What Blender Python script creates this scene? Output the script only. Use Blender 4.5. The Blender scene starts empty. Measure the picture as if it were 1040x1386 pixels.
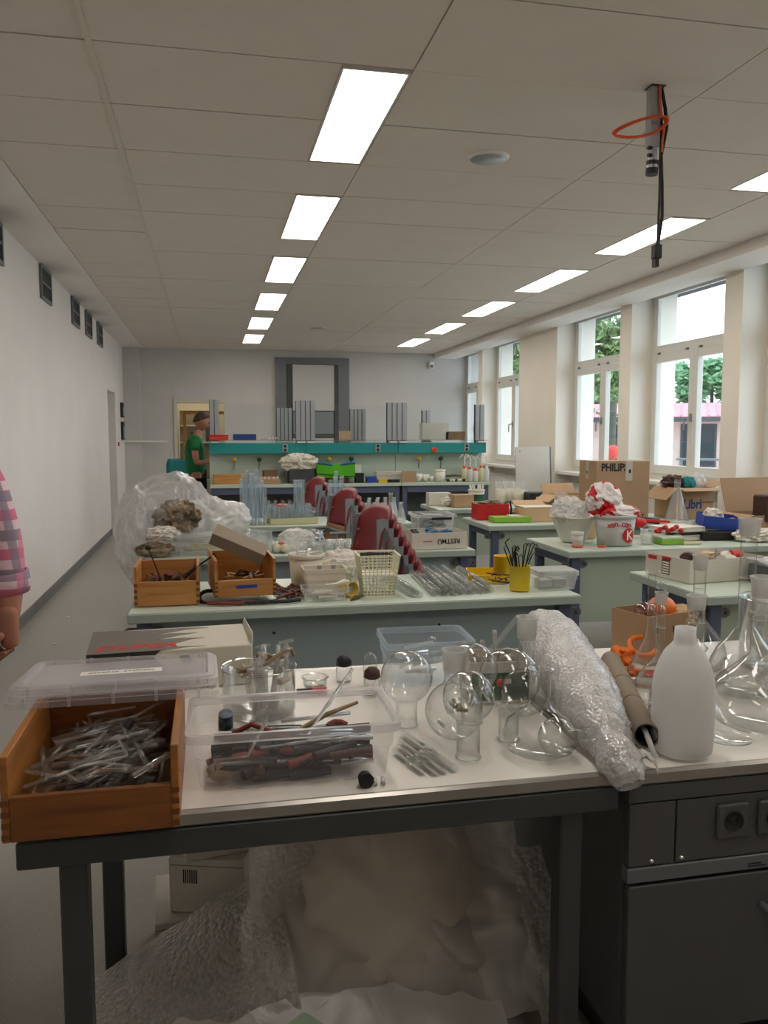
import bpy, math, random
from mathutils import Vector, Matrix, Euler, noise
random.seed(11)
S = bpy.context.scene
C = S.collection
PI = math.pi

# ------------------------------------------------------------------ camera, world, exposure
cam_d = bpy.data.cameras.new('camera'); cam = bpy.data.objects.new('camera', cam_d); C.objects.link(cam)
cam.location = (0, 0, 1.48)
cam.rotation_euler = (PI/2 - 0.0929, 0, -0.2087)
cam_d.sensor_width = 36; cam_d.lens = 28.995; cam_d.clip_end = 300; cam_d.clip_start = .05
S.camera = cam
w = bpy.data.worlds.new('overcast_sky'); S.world = w; w.use_nodes = True
bg = w.node_tree.nodes['Background']
bg.inputs[0].default_value = (.74, .85, 1.0, 1); bg.inputs[1].default_value = 2.2
S.view_settings.view_transform = 'Standard'; S.view_settings.look = 'None'
S.view_settings.gamma = 1; S.view_settings.use_curve_mapping = False
S.view_settings.exposure = 0.76
LAMP = 7.0            # ceiling panel emission
S.cycles.transparent_max_bounces = 26
S.cycles.max_bounces = 6
S.cycles.use_denoising = True
S.cycles.caustics_reflective = False; S.cycles.caustics_refractive = False
S.cycles.sample_clamp_indirect = 4

# ------------------------------------------------------------------ materials
def lin(c):
    return tuple(((x/255)/12.92 if x/255 <= .04045 else ((x/255+.055)/1.055)**2.4) for x in c)
MATS = {}
def mat(name, col, rough=.5, metal=0, var=.0, vscale=8, bump=0, bscale=60, emit=0, spec=.5, btype='noise', speck=None, translucent=0, alpha=1.0, vcol=None):
    m = bpy.data.materials.new(name); m.use_nodes = True; MATS[name] = m
    nt = m.node_tree; n = nt.nodes; L = nt.links; b = n['Principled BSDF']
    c = lin(col) + (1,)
    b.inputs['Base Color'].default_value = c
    b.inputs['Roughness'].default_value = rough; b.inputs['Metallic'].default_value = metal
    b.inputs['Specular IOR Level'].default_value = spec
    tc = n.new('ShaderNodeTexCoord')
    if var or vcol or speck:
        nz = n.new('ShaderNodeTexNoise'); nz.inputs['Scale'].default_value = vscale; nz.inputs['Detail'].default_value = 5
        L.new(tc.outputs['Object'], nz.inputs['Vector'])
        r = n.new('ShaderNodeValToRGB'); L.new(nz.outputs['Fac'], r.inputs['Fac'])
        c2 = lin(vcol) + (1,) if vcol else tuple(x*(1-var) for x in c[:3]) + (1,)
        r.color_ramp.elements[0].position = .35; r.color_ramp.elements[1].position = .65
        r.color_ramp.elements[0].color = c2; r.color_ramp.elements[1].color = c
        out = r.outputs[0]
        if speck:
            n2 = n.new('ShaderNodeTexNoise'); n2.inputs['Scale'].default_value = speck[1]; n2.inputs['Detail'].default_value = 1
            L.new(tc.outputs['Object'], n2.inputs['Vector'])
            r2 = n.new('ShaderNodeValToRGB'); L.new(n2.outputs['Fac'], r2.inputs['Fac'])
            r2.color_ramp.elements[0].position = .68; r2.color_ramp.elements[1].position = .74
            mx = n.new('ShaderNodeMixRGB'); L.new(r2.outputs[0], mx.inputs[0]); L.new(out, mx.inputs[1]); mx.inputs[2].default_value = lin(speck[0]) + (1,)
            out = mx.outputs[0]
        L.new(out, b.inputs['Base Color'])
    if bump:
        bp = n.new('ShaderNodeBump'); bp.inputs['Strength'].default_value = bump; bp.inputs['Distance'].default_value = .01
        if btype == 'voronoi':
            t = n.new('ShaderNodeTexVoronoi'); t.inputs['Scale'].default_value = bscale
            L.new(tc.outputs['Object'], t.inputs['Vector']); L.new(t.outputs['Distance'], bp.inputs['Height']); bp.invert = True
        else:
            t = n.new('ShaderNodeTexNoise'); t.inputs['Scale'].default_value = bscale; t.inputs['Detail'].default_value = 4
            L.new(tc.outputs['Object'], t.inputs['Vector']); L.new(t.outputs['Fac'], bp.inputs['Height'])
        L.new(bp.outputs[0], b.inputs['Normal'])
    if emit:
        b.inputs['Emission Color'].default_value = c; b.inputs['Emission Strength'].default_value = emit
    if alpha < 1 or translucent:
        o = n['Material Output']; sh = b.outputs[0]
        if translucent:
            t = n.new('ShaderNodeBsdfTranslucent'); t.inputs[0].default_value = c
            mx = n.new('ShaderNodeMixShader'); mx.inputs[0].default_value = translucent
            L.new(sh, mx.inputs[1]); L.new(t.outputs[0], mx.inputs[2]); sh = mx.outputs[0]
        if alpha < 1:
            t = n.new('ShaderNodeBsdfTransparent'); lw = n.new('ShaderNodeLayerWeight'); lw.inputs[0].default_value = .3
            mp = n.new('ShaderNodeMapRange'); mp.inputs[3].default_value = alpha; mp.inputs[4].default_value = min(1, alpha*1.9+.1)
            L.new(lw.outputs['Facing'], mp.inputs[0])
            mx = n.new('ShaderNodeMixShader'); L.new(mp.outputs[0], mx.inputs[0])
            L.new(t.outputs[0], mx.inputs[1]); L.new(sh, mx.inputs[2]); sh = mx.outputs[0]
        L.new(sh, o.inputs[0])
    return m
def glass(name, tint=(.97, .985, .975), edge=(.42, .46, .43), rough=.02, base=.035, gain=.75, haze=0, power=3.5):
    """thin-walled glass: transparent film, reflective and darker at grazing angles"""
    m = bpy.data.materials.new(name); m.use_nodes = True; MATS[name] = m
    nt = m.node_tree; n = nt.nodes; L = nt.links; n.remove(n['Principled BSDF']); o = n['Material Output']
    lw = n.new('ShaderNodeLayerWeight'); lw.inputs[0].default_value = .5
    pw = n.new('ShaderNodeMath'); pw.operation = 'POWER'; pw.inputs[1].default_value = power; L.new(lw.outputs['Facing'], pw.inputs[0])
    cm = n.new('ShaderNodeMixRGB'); cm.inputs[1].default_value = tint + (1,); cm.inputs[2].default_value = edge + (1,); L.new(pw.outputs[0], cm.inputs[0])
    tr = n.new('ShaderNodeBsdfTransparent'); L.new(cm.outputs[0], tr.inputs[0])
    gl = n.new('ShaderNodeBsdfGlossy'); gl.inputs['Roughness'].default_value = rough
    mr = n.new('ShaderNodeMath'); mr.operation = 'MULTIPLY_ADD'; mr.inputs[1].default_value = gain; mr.inputs[2].default_value = base; L.new(pw.outputs[0], mr.inputs[0])
    mx = n.new('ShaderNodeMixShader'); L.new(mr.outputs[0], mx.inputs[0]); L.new(tr.outputs[0], mx.inputs[1]); L.new(gl.outputs[0], mx.inputs[2])
    sh = mx.outputs[0]
    if haze:
        d = n.new('ShaderNodeBsdfDiffuse'); d.inputs[0].default_value = tint + (1,); tl = n.new('ShaderNodeBsdfTranslucent'); tl.inputs[0].default_value = tint + (1,)
        m2 = n.new('ShaderNodeMixShader'); m2.inputs[0].default_value = .5; L.new(d.outputs[0], m2.inputs[1]); L.new(tl.outputs[0], m2.inputs[2])
        m3 = n.new('ShaderNodeMixShader'); m3.inputs[0].default_value = haze; L.new(sh, m3.inputs[1]); L.new(m2.outputs[0], m3.inputs[2]); sh = m3.outputs[0]
    L.new(sh, o.inputs[0])
    return m
def film(name, col=(.93, .93, .95), cover=.35, gloss=.35, rough=.18, bscale=0, bump=.6, btype='noise', tl=.5):
    """crinkled plastic film: part clear, part white sheen"""
    m = bpy.data.materials.new(name); m.use_nodes = True; MATS[name] = m
    nt = m.node_tree; n = nt.nodes; L = nt.links; n.remove(n['Principled BSDF']); o = n['Material Output']
    tc = n.new('ShaderNodeTexCoord'); bp = n.new('ShaderNodeBump'); bp.inputs['Strength'].default_value = bump; bp.inputs['Distance'].default_value = .01
    if btype == 'voronoi':
        t = n.new('ShaderNodeTexVoronoi'); t.inputs['Scale'].default_value = bscale; bp.invert = True
        L.new(tc.outputs['Object'], t.inputs['Vector']); L.new(t.outputs['Distance'], bp.inputs['Height'])
    else:
        t = n.new('ShaderNodeTexNoise'); t.inputs['Scale'].default_value = bscale or 12; t.inputs['Detail'].default_value = 6; t.inputs['Distortion'].default_value = 1.5
        L.new(tc.outputs['Object'], t.inputs['Vector']); L.new(t.outputs['Fac'], bp.inputs['Height'])
    d = n.new('ShaderNodeBsdfDiffuse'); d.inputs[0].default_value = col + (1,); tr2 = n.new('ShaderNodeBsdfTranslucent'); tr2.inputs[0].default_value = col + (1,)
    L.new(bp.outputs[0], d.inputs['Normal']); L.new(bp.outputs[0], tr2.inputs['Normal'])
    m1 = n.new('ShaderNodeMixShader'); m1.inputs[0].default_value = tl; L.new(d.outputs[0], m1.inputs[1]); L.new(tr2.outputs[0], m1.inputs[2])
    tr = n.new('ShaderNodeBsdfTransparent')
    lw = n.new('ShaderNodeLayerWeight'); lw.inputs[0].default_value = .4; L.new(bp.outputs[0], lw.inputs['Normal'])
    mp = n.new('ShaderNodeMapRange'); mp.inputs[3].default_value = cover*.7; mp.inputs[4].default_value = min(1, cover*1.8); L.new(lw.outputs['Facing'], mp.inputs[0])
    m2 = n.new('ShaderNodeMixShader'); L.new(mp.outputs[0], m2.inputs[0]); L.new(tr.outputs[0], m2.inputs[1]); L.new(m1.outputs[0], m2.inputs[2])
    gl = n.new('ShaderNodeBsdfGlossy'); gl.inputs['Roughness'].default_value = rough; L.new(bp.outputs[0], gl.inputs['Normal'])
    fr = n.new('ShaderNodeFresnel'); fr.inputs[0].default_value = 1.5; L.new(bp.outputs[0], fr.inputs['Normal'])
    ml = n.new('ShaderNodeMath'); ml.operation = 'MULTIPLY_ADD'; ml.inputs[1].default_value = gloss*1.6; ml.inputs[2].default_value = gloss*.18; L.new(fr.outputs[0], ml.inputs[0])
    m3 = n.new('ShaderNodeMixShader'); L.new(ml.outputs[0], m3.inputs[0]); L.new(m2.outputs[0], m3.inputs[1]); L.new(gl.outputs[0], m3.inputs[2])
    L.new(m3.outputs[0], o.inputs[0])
    return m
def printed(name, base, ink, scale=14, lo=.5, hi=.52, rough=.5, dist=2, alpha=0):
    """two flat printed colours in blotches"""
    m = mat(name, base, rough); nt = m.node_tree; n = nt.nodes; L = nt.links; b = n['Principled BSDF']
    tc = n.new('ShaderNodeTexCoord'); nz = n.new('ShaderNodeTexNoise'); nz.inputs['Scale'].default_value = scale; nz.inputs['Detail'].default_value = 2; nz.inputs['Distortion'].default_value = dist
    L.new(tc.outputs['Object'], nz.inputs['Vector']); r = n.new('ShaderNodeValToRGB'); L.new(nz.outputs['Fac'], r.inputs['Fac'])
    r.color_ramp.elements[0].position = lo; r.color_ramp.elements[1].position = hi
    r.color_ramp.elements[0].color = lin(base) + (1,); r.color_ramp.elements[1].color = lin(ink) + (1,)
    L.new(r.outputs[0], b.inputs['Base Color']); return m
def wood(name, a, b_, scale=6, axis=0, rough=.45):
    m = mat(name, a, rough); nt = m.node_tree; n = nt.nodes; L = nt.links; b = n['Principled BSDF']
    tc = n.new('ShaderNodeTexCoord'); mp = n.new('ShaderNodeMapping'); s = [scale*6]*3; s[axis] = scale*.5; mp.inputs['Scale'].default_value = s
    L.new(tc.outputs['Object'], mp.inputs['Vector']); nz = n.new('ShaderNodeTexNoise'); nz.inputs['Scale'].default_value = 1; nz.inputs['Detail'].default_value = 6; nz.inputs['Distortion'].default_value = .6
    L.new(mp.outputs[0], nz.inputs['Vector']); r = n.new('ShaderNodeValToRGB'); L.new(nz.outputs['Fac'], r.inputs['Fac'])
    r.color_ramp.elements[0].position = .35; r.color_ramp.elements[1].position = .65
    r.color_ramp.elements[0].color = lin(b_) + (1,); r.color_ramp.elements[1].color = lin(a) + (1,)
    L.new(r.outputs[0], b.inputs['Base Color']); return m

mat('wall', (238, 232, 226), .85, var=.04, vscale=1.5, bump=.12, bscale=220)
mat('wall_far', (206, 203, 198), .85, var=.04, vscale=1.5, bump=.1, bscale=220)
mat('pier', (246, 239, 226), .85, var=.03, vscale=2, bump=.1, bscale=220)
mat('floor', (158, 154, 146), .38, var=.07, vscale=1.2, speck=((205, 205, 200), 170))
mat('tile', (224, 214, 203), .9, var=.03, vscale=5, bump=.25, bscale=300)
mat('grid', (214, 205, 192), .6)
mat('void', (60, 58, 55), .9)
mat('skirting', (118, 118, 118), .5)
mat('lamp_frame', (225, 222, 215), .4)
mat('lamp', (255, 246, 236), .5, emit=LAMP)
mat('warm_lamp', (255, 236, 190), .5, emit=4)
mat('white_paint', (232, 230, 222), .45)
mat('white_frame', (226, 224, 216), .4)
mat('grey_metal', (112, 116, 120), .4, .3)
mat('dark_frame', (76, 78, 80), .45, .35, var=.08, vscale=6)
mat('edge_metal', (170, 166, 160), .3, .75, var=.12, vscale=12)
mat('cab_front', (84, 85, 86), .5, .15, var=.05, vscale=10)
mat('table_white', (234, 229, 221), .32, var=.03, vscale=3)
mat('black', (24, 24, 25), .5)
mat('rubber', (26, 27, 31), .62, var=.2, vscale=30)
mat('rubber_brown', (70, 40, 32), .6, var=.2, vscale=30)
mat('rubber_red', (128, 52, 42), .6, var=.15, vscale=30)
mat('chrome', (205, 205, 205), .18, 1)
mat('alu', (166, 170, 174), .35, .55)
mat('bench_top', (206, 220, 205), .35, var=.03, vscale=4)
mat('bench_edge', (168, 182, 172), .5)
mat('bench_panel', (150, 167, 168), .55, var=.03, vscale=3)
mat('bench_panel_r', (176, 190, 170), .55, var=.03, vscale=3)
mat('bench_leg', (92, 100, 122), .42, .2)
mat('teal', (30, 142, 142), .4)
mat('teal_fabric', (32, 120, 124), .8)
mat('service_panel', (192, 206, 188), .55)
mat('dark_under', (78, 86, 84), .6)
mat('red_shell', (122, 14, 28), .45, var=.06, vscale=10)
mat('chair_grey', (132, 138, 142), .42, .25)
mat('plywood_edge', (140, 104, 74), .6, var=.2, vscale=40)
wood('drawer_wood', (206, 150, 86), (176, 120, 64), 5, 0)
wood('drawer_wood_y', (202, 146, 82), (172, 116, 60), 5, 1)
wood('drawer_near', (150, 92, 40), (112, 64, 26), 5, 0)
wood('drawer_near_y', (176, 116, 54), (138, 86, 38), 5, 1)
mat('joint_wood', (116, 70, 32), .5)
mat('card', (178, 146, 112), .75, var=.06, vscale=6)
mat('card_dark', (132, 100, 70), .8, var=.06, vscale=6)
mat('card_grey', (142, 128, 110), .75, var=.05, vscale=7)
mat('card_light', (208, 176, 138), .75, var=.05, vscale=6)
mat('card_white', (212, 206, 194), .6, var=.03, vscale=6)
mat('tape', (196, 190, 176), .3)
mat('ink', (34, 32, 32), .6)
mat('ink_blue', (40, 60, 130), .6)
mat('ink_red', (196, 40, 34), .5)
mat('ink_brown', (92, 66, 46), .7)
mat('paper', (236, 232, 222), .8, var=.03, vscale=9)
mat('paper_crumple', (172, 154, 130), .85, vcol=(84, 70, 54), vscale=14)
mat('paper_white', (228, 222, 212), .85, var=.08, vscale=14)
mat('pe_white', (236, 236, 234), .4, translucent=.35, alpha=.85)
mat('tub_white', (232, 226, 210), .45, translucent=.2)
mat('clear_plastic', (226, 224, 226), .2, alpha=.13, translucent=.3)
mat('clear_rim', (232, 230, 232), .2, alpha=.38, translucent=.3)
mat('clear_lid', (222, 218, 222), .3, alpha=.30, translucent=.3)
mat('clear_box_far', (228, 230, 228), .3, alpha=.26, translucent=.3)
mat('clear_blue', (206, 222, 236), .25, alpha=.2, translucent=.3)
mat('basket', (232, 228, 200), .5)
mat('yellow', (226, 190, 28), .42)
mat('orange', (236, 120, 30), .4)
mat('orange_cable', (226, 94, 44), .5)
mat('lime', (92, 190, 30), .45)
mat('lime_book', (132, 178, 60), .6)
mat('blue', (40, 70, 165), .5)
mat('handle_blue', (30, 100, 150), .4)
mat('red', (196, 30, 34), .45)
mat('red_light', (214, 54, 44), .5)
mat('dark_green', (30, 74, 48), .5)
mat('iron', (52, 48, 46), .5, .6)
mat('navy_bits', (44, 56, 74), .6, vcol=(120, 132, 146), vscale=30)
mat('skin', (172, 116, 92), .5, var=.1, vscale=18)
mat('shirt_green', (20, 112, 62), .85, var=.12, vscale=6)
mat('trousers_black', (26, 26, 30), .85)
mat('jeans', (62, 76, 112), .85, var=.15, vscale=20)
mat('hair', (58, 42, 32), .7, var=.2, vscale=60)
mat('grass', (120, 140, 90), .9, var=.2, vscale=2)
mat('paving', (206, 204, 198), .9, var=.05, vscale=2)
mat('stucco', (224, 196, 184), .9, var=.05, vscale=1)
mat('roof_tile', (222, 150, 156), .7, var=.15, vscale=4)
mat('ext_white', (226, 228, 236), .8)
mat('leaf', (140, 186, 140), .6, vcol=(84, 138, 92), vscale=1.5, translucent=.3)
mat('leaf_birch', (146, 172, 112), .6, vcol=(92, 122, 74), vscale=2, translucent=.3)
mat('bark', (86, 92, 78), .9, var=.2, vscale=8)
mat('dark_glass', (44, 50, 58), .15)
mat('foam', (236, 228, 216), .6, var=.06, vscale=5, translucent=.3)
mat('foam_green', (180, 204, 178), .6, translucent=.35)
mat('tan_clip', (150, 128, 92), .55, var=.25, vscale=40)
mat('liquid_yellow', (226, 220, 180), .4, translucent=.3)
mat('ceramic', (232, 228, 216), .3)
mat('flame_box', (206, 200, 184), .5)
mat('flame_grey', (112, 106, 98), .5)
mat('flame_dark', (44, 40, 38), .5)
glass('glass', (.975, .985, .98), (.62, .65, .63), .03, .06, .8, power=2.3)
glass('glass_tube', (.98, .98, .97), (.84, .84, .80), .09, .15, .8, haze=.09)
glass('glass_far', (.98, .99, .985), (.86, .90, .88), .06, .12, .7, haze=.10)
glass('glass_cyl', (.86, .92, .95), (.6, .66, .70), .08, .10, .6, haze=.12)
glass('window_glass', (.97, .985, .98), (.8, .85, .84), .01, .02, .6)
glass('frosted', (.86, .86, .84), (.6, .6, .58), .35, .06, .4, haze=.34)
glass('glass_brown', (.80, .55, .45), (.4, .25, .2), .05, .2, .7)
film('bag_film', col=(.96, .95, .94), cover=.30, gloss=.24, rough=.15, bscale=7, bump=.5, tl=.35)
film('bag_white', col=(.95, .94, .91), cover=.82, gloss=.25, bscale=10, bump=.5)
film('bubble', col=(.96, .95, .94), cover=.80, gloss=.48, rough=.18, bscale=105, bump=.32, btype='voronoi', tl=.35)
film('bubble_sheet', col=(.95, .93, .90), cover=.45, gloss=.5, rough=.3, bscale=80, bump=.9, btype='voronoi', tl=.5)
film('foil_sheet', col=(.95, .92, .88), cover=.78, gloss=.3, rough=.3, bscale=5, bump=.55, tl=.5)
printed('bag_print', (234, 226, 224), (206, 34, 36), 5.5, .475, .49, dist=1)
def plaid():
    m = mat('plaid', (226, 190, 200), .85); nt = m.node_tree; n = nt.nodes; L = nt.links; b = n['Principled BSDF']
    tc = n.new('ShaderNodeTexCoord'); cur = None
    for ax, sc, col, width in ((2, 9, (208, 60, 110), .30), (2, 9, (110, 100, 116), .78), (0, 16, (214, 120, 150), .35), (1, 16, (140, 130, 146), .4)):
        sp = n.new('ShaderNodeSeparateXYZ'); L.new(tc.outputs['Object'], sp.inputs[0])
        ml = n.new('ShaderNodeMath'); ml.operation = 'MULTIPLY'; ml.inputs[1].default_value = sc; L.new(sp.outputs[ax], ml.inputs[0])
        fr = n.new('ShaderNodeMath'); fr.operation = 'FRACT'; L.new(ml.outputs[0], fr.inputs[0])
        cmp = n.new('ShaderNodeMath'); cmp.operation = 'COMPARE'; cmp.inputs[1].default_value = width; cmp.inputs[2].default_value = .14; L.new(fr.outputs[0], cmp.inputs[0])
        sc2 = n.new('ShaderNodeMath'); sc2.operation = 'MULTIPLY'; sc2.inputs[1].default_value = .75; L.new(cmp.outputs[0], sc2.inputs[0])
        mx = n.new('ShaderNodeMixRGB'); L.new(sc2.outputs[0], mx.inputs[0])
        if cur: L.new(cur, mx.inputs[1])
        else: mx.inputs[1].default_value = lin((228, 196, 206)) + (1,)
        mx.inputs[2].default_value = lin(col) + (1,); cur = mx.outputs[0]
    L.new(cur, b.inputs['Base Color'])
plaid()

# ------------------------------------------------------------------ geometry helpers
def V(*a): return Vector(a)
def RZ(a): return Matrix.Rotation(a, 4, 'Z')
def TR(x, y, z): return Matrix.Translation((x, y, z))
def ROT(x, y, z): return Euler((x, y, z)).to_matrix().to_4x4()
class G:
    def __init__(s): s.v = []; s.f = []; s.s = []
    def add(s, vs, fs, M=None, smooth=False):
        o = len(s.v)
        s.v += [tuple(M @ Vector(v)) if M else tuple(v) for v in vs]
        s.f += [tuple(i+o for i in f) for f in fs]; s.s += [smooth]*len(fs); return s
    def box(s, x0, x1, y0, y1, z0, z1, M=None, t=0, tb=0):
        # t: inset of the bottom on every side (taper)
        vs = [(x0+t, y0+t, z0), (x1-t, y0+t, z0), (x1-t, y1-t, z0), (x0+t, y1-t, z0), (x0, y0, z1), (x1, y0, z1), (x1, y1, z1), (x0, y1, z1)]
        return s.add(vs, [(0, 3, 2, 1), (4, 5, 6, 7), (0, 1, 5, 4), (1, 2, 6, 5), (2, 3, 7, 6), (3, 0, 4, 7)], M)
    def ring(s, c, ax, r, n):
        ax = Vector(ax).normalized(); u = ax.orthogonal().normalized(); w_ = ax.cross(u)
        return [Vector(c)+r*(math.cos(2*PI*i/n)*u+math.sin(2*PI*i/n)*w_) for i in range(n)]
    def cyl(s, p, q, r, r2=None, n=12, caps=True, M=None, smooth=True):
        p, q = Vector(p), Vector(q); r2 = r if r2 is None else r2
        a = s.ring(p, q-p, r, n); b = s.ring(q, q-p, r2, n)
        s.add(a+b, [(i, (i+1) % n, n+(i+1) % n, n+i) for i in range(n)], M, smooth)
        if caps: s.add(a, [tuple(range(n-1, -1, -1))], M); s.add(b, [tuple(range(n))], M)
        return s
    def pipe(s, p, q, r, wall=.15, n=10, M=None):
        p, q = Vector(p), Vector(q); k = r*(1-wall)
        R = [s.ring(p, q-p, k, n), s.ring(p, q-p, r, n), s.ring(q, q-p, r, n), s.ring(q, q-p, k, n)]
        vs = [v for g in R for v in g]; fs = []
        for a in range(4):
            b = (a+1) % 4
            fs += [(a*n+i, a*n+(i+1) % n, b*n+(i+1) % n, b*n+i) for i in range(n)]
        return s.add(vs, fs, M, True)
    def lathe(s, prof, n=24, M=None, smooth=True, c=(0, 0, 0)):
        vs = []; fs = []; m = len(prof)
        for r, z in prof:
            for i in range(n):
                a = 2*PI*i/n; vs.append((c[0]+r*math.cos(a), c[1]+r*math.sin(a), c[2]+z))
        for j in range(m-1):
            for i in range(n):
                fs.append((j*n+i, j*n+(i+1) % n, (j+1)*n+(i+1) % n, (j+1)*n+i))
        return s.add(vs, fs, M, smooth)
    def tube(s, pts, r, n=8, M=None, caps=True):
        pts = [Vector(p) for p in pts]; m = len(pts); rs = r if isinstance(r, (list, tuple)) else [r]*m
        vs = []; up = None
        for i, p in enumerate(pts):
            d = (pts[min(i+1, m-1)]-pts[max(i-1, 0)]).normalized()
            if up is None: up = d.orthogonal().normalized()
            up = (up-d*up.dot(d)); up = up.normalized() if up.length > 1e-6 else d.orthogonal().normalized()
            sd = d.cross(up)
            for k in range(n):
                a = 2*PI*k/n; vs.append(p+rs[i]*(math.cos(a)*up+math.sin(a)*sd))
        fs = [(j*n+k, j*n+(k+1) % n, (j+1)*n+(k+1) % n, (j+1)*n+k) for j in range(m-1) for k in range(n)]
        s.add(vs, fs, M, True)
        if caps: s.add(vs[:n], [tuple(range(n-1, -1, -1))], M); s.add(vs[-n:], [tuple(range(n))], M)
        return s
    def prism(s, poly, z0, z1, M=None):
        n = len(poly); vs = [(x, y, z0) for x, y in poly]+[(x, y, z1) for x, y in poly]
        return s.add(vs, [tuple(range(n-1, -1, -1)), tuple(range(n, 2*n))]+[(i, (i+1) % n, n+(i+1) % n, n+i) for i in range(n)], M)
    def grid(s, fn, nu, nv, M=None, smooth=True):
        vs = [fn(i/nu, j/nv) for j in range(nv+1) for i in range(nu+1)]
        return s.add(vs, [(j*(nu+1)+i, j*(nu+1)+i+1, (j+1)*(nu+1)+i+1, (j+1)*(nu+1)+i) for j in range(nv) for i in range(nu)], M, smooth)
    def mesh(s, name, m):
        me = bpy.data.meshes.new(name); me.from_pydata(s.v, [], s.f)
        me.polygons.foreach_set('use_smooth', s.s); me.materials.append(MATS[m]); me.update(); return me
    def build(s, name, m, parent=None, loc=None, bevel=0, rot=None, solid=0):
        o = bpy.data.objects.new(name, s.mesh(name, m)); C.objects.link(o)
        if parent: o.parent = parent
        if loc: o.location = loc
        if rot: o.rotation_euler = rot
        if solid: k = o.modifiers.new('thick', 'SOLIDIFY'); k.thickness = solid; k.offset = 0
        if bevel: b = o.modifiers.new('bevel', 'BEVEL'); b.width = bevel; b.segments = 1; b.limit_method = 'ANGLE'
        return o
def link(me, name, parent=None, loc=(0, 0, 0), rot=(0, 0, 0), scale=(1, 1, 1)):
    o = bpy.data.objects.new(name, me); C.objects.link(o); o.parent = parent; o.location = loc; o.rotation_euler = rot; o.scale = scale; return o
def tag(o, label, cat=None, group=None, kind=None):
    o['label'] = label
    if cat: o['category'] = cat
    if group: o['group'] = group
    if kind: o['kind'] = kind
    return o
def thing(name, label, cat, loc=(0, 0, 0), rz=0, group=None, rot=None):
    o = bpy.data.objects.new(name, None); C.objects.link(o); o.location = loc; o.rotation_euler = rot or (0, 0, rz); o.empty_display_size = .05
    return tag(o, label, cat, group)
def struct(o, label=None):
    o['kind'] = 'structure'
    if label: o['label'] = label
    return o
def dup(root, loc, rot=None, label=None, group=None):
    r = root.copy(); C.objects.link(r); r.location = loc
    if rot: r.rotation_euler = rot
    if label: r['label'] = label
    if group: r['group'] = group
    for ch in list(root.children):
        c = ch.copy(); C.objects.link(c); c.parent = r
        for g in list(ch.children):
            d = g.copy(); C.objects.link(d); d.parent = c
    return r
def text(name, body, size, m, parent, M, extr=.0004, align='CENTER', shear=0, sx=1, bold=.02):
    cu = bpy.data.curves.new(name, 'FONT'); cu.body = body; cu.size = size; cu.extrude = extr; cu.align_x = align; cu.align_y = 'CENTER'; cu.shear = shear
    cu.resolution_u = 3; cu.offset = bold*size
    tmp = bpy.data.objects.new(name+'_tmp', cu); me = bpy.data.meshes.new_from_object(tmp); bpy.data.objects.remove(tmp)
    me.materials.clear(); me.materials.append(MATS[m]); o = bpy.data.objects.new(name, me); C.objects.link(o); o.parent = parent; o.matrix_local = M @ Matrix.Diagonal((sx, 1, 1, 1)); return o
FRONT = Matrix.Rotation(PI/2, 4, 'X')      # lettering on a face that looks towards -Y
LEFT = Matrix.Rotation(-PI/2, 4, 'Z') @ FRONT
def rn(a, b): return random.uniform(a, b)
def ico(sub):
    import bmesh
    bm = bmesh.new(); bmesh.ops.create_icosphere(bm, subdivisions=sub, radius=1)
    vs = [v.co.copy() for v in bm.verts]; fs = [tuple(v.index for v in f.verts) for f in bm.faces]; bm.free(); return vs, fs
ICO = {k: ico(k) for k in (2, 3, 4, 5)}
def crumple(c, rad, amp=.18, freq=2.2, seed=0, sub=4, floor=None, ridged=True, smooth=False, squash=1.0):
    vs, fs = ICO[sub]; out = []; o = Vector((seed*7.3, seed*3.1, seed*5.7))
    for v in vs:
        p = v*freq+o; d = 0; a = 1; f = 1
        for k in range(4):
            n_ = noise.noise(p*f); d += a*((1-2*abs(n_))-.55 if ridged else n_); a *= .55; f *= 2.1
        q = v*(1+amp*d)
        z = c[2]+q.z*rad[2]
        if floor is not None and z < floor: z = floor+.001*abs(noise.noise(p*3))
        out.append((c[0]+q.x*rad[0], c[1]+q.y*rad[1], z))
    g = G(); g.add(out, fs, None, smooth); return g
def wrinkle(p, amp, freq, seed=0):
    q = Vector(p)*freq+Vector((seed*3.7, seed*1.9, seed*5.1)); return amp*((1-2*abs(noise.noise(q)))+.5*(1-2*abs(noise.noise(q*2.2)))+.25*noise.noise(q*4.5))
# ------------------------------------------------------------------ the room
XL, XR, YB, YF, HC = -1.45, 4.6, -2.6, 15.3, 3.01
XG = 4.86                                            # window plane
struct(G().box(XL-.4, 5.3, YB-.2, 18.2, -.1, 0).build('floor', 'floor'), 'speckled grey vinyl floor of the classroom')
g = G()
DY0, DY1, DZ = 12.85, 13.85, 2.15
g.box(XL-.3, XL, YB, DY0, 0, 3.2).box(XL-.3, XL, DY1, 15.3, 0, 3.2).box(XL-.3, XL, DY0, DY1, DZ, 3.2)
struct(g.build('wall_left', 'wall'), 'long plain off-white wall with a row of vents')
g = G()
g.box(XL-.3, -.6, YF, YF+.22, 0, 3.2).box(.33, 5.3, YF, YF+.22, 0, 3.2).box(-.6, .33, YF, YF+.22, 2.13, 3.2)
g.box(XL, -1.16, YF-.12, YF, 0, 3.01)
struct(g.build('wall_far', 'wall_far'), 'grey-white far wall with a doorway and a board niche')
struct(G().box(XL-.3, 5.3, YB-.2, YB, 0, 3.2).build('wall_back', 'wall'), 'plain wall behind the camera')
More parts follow.
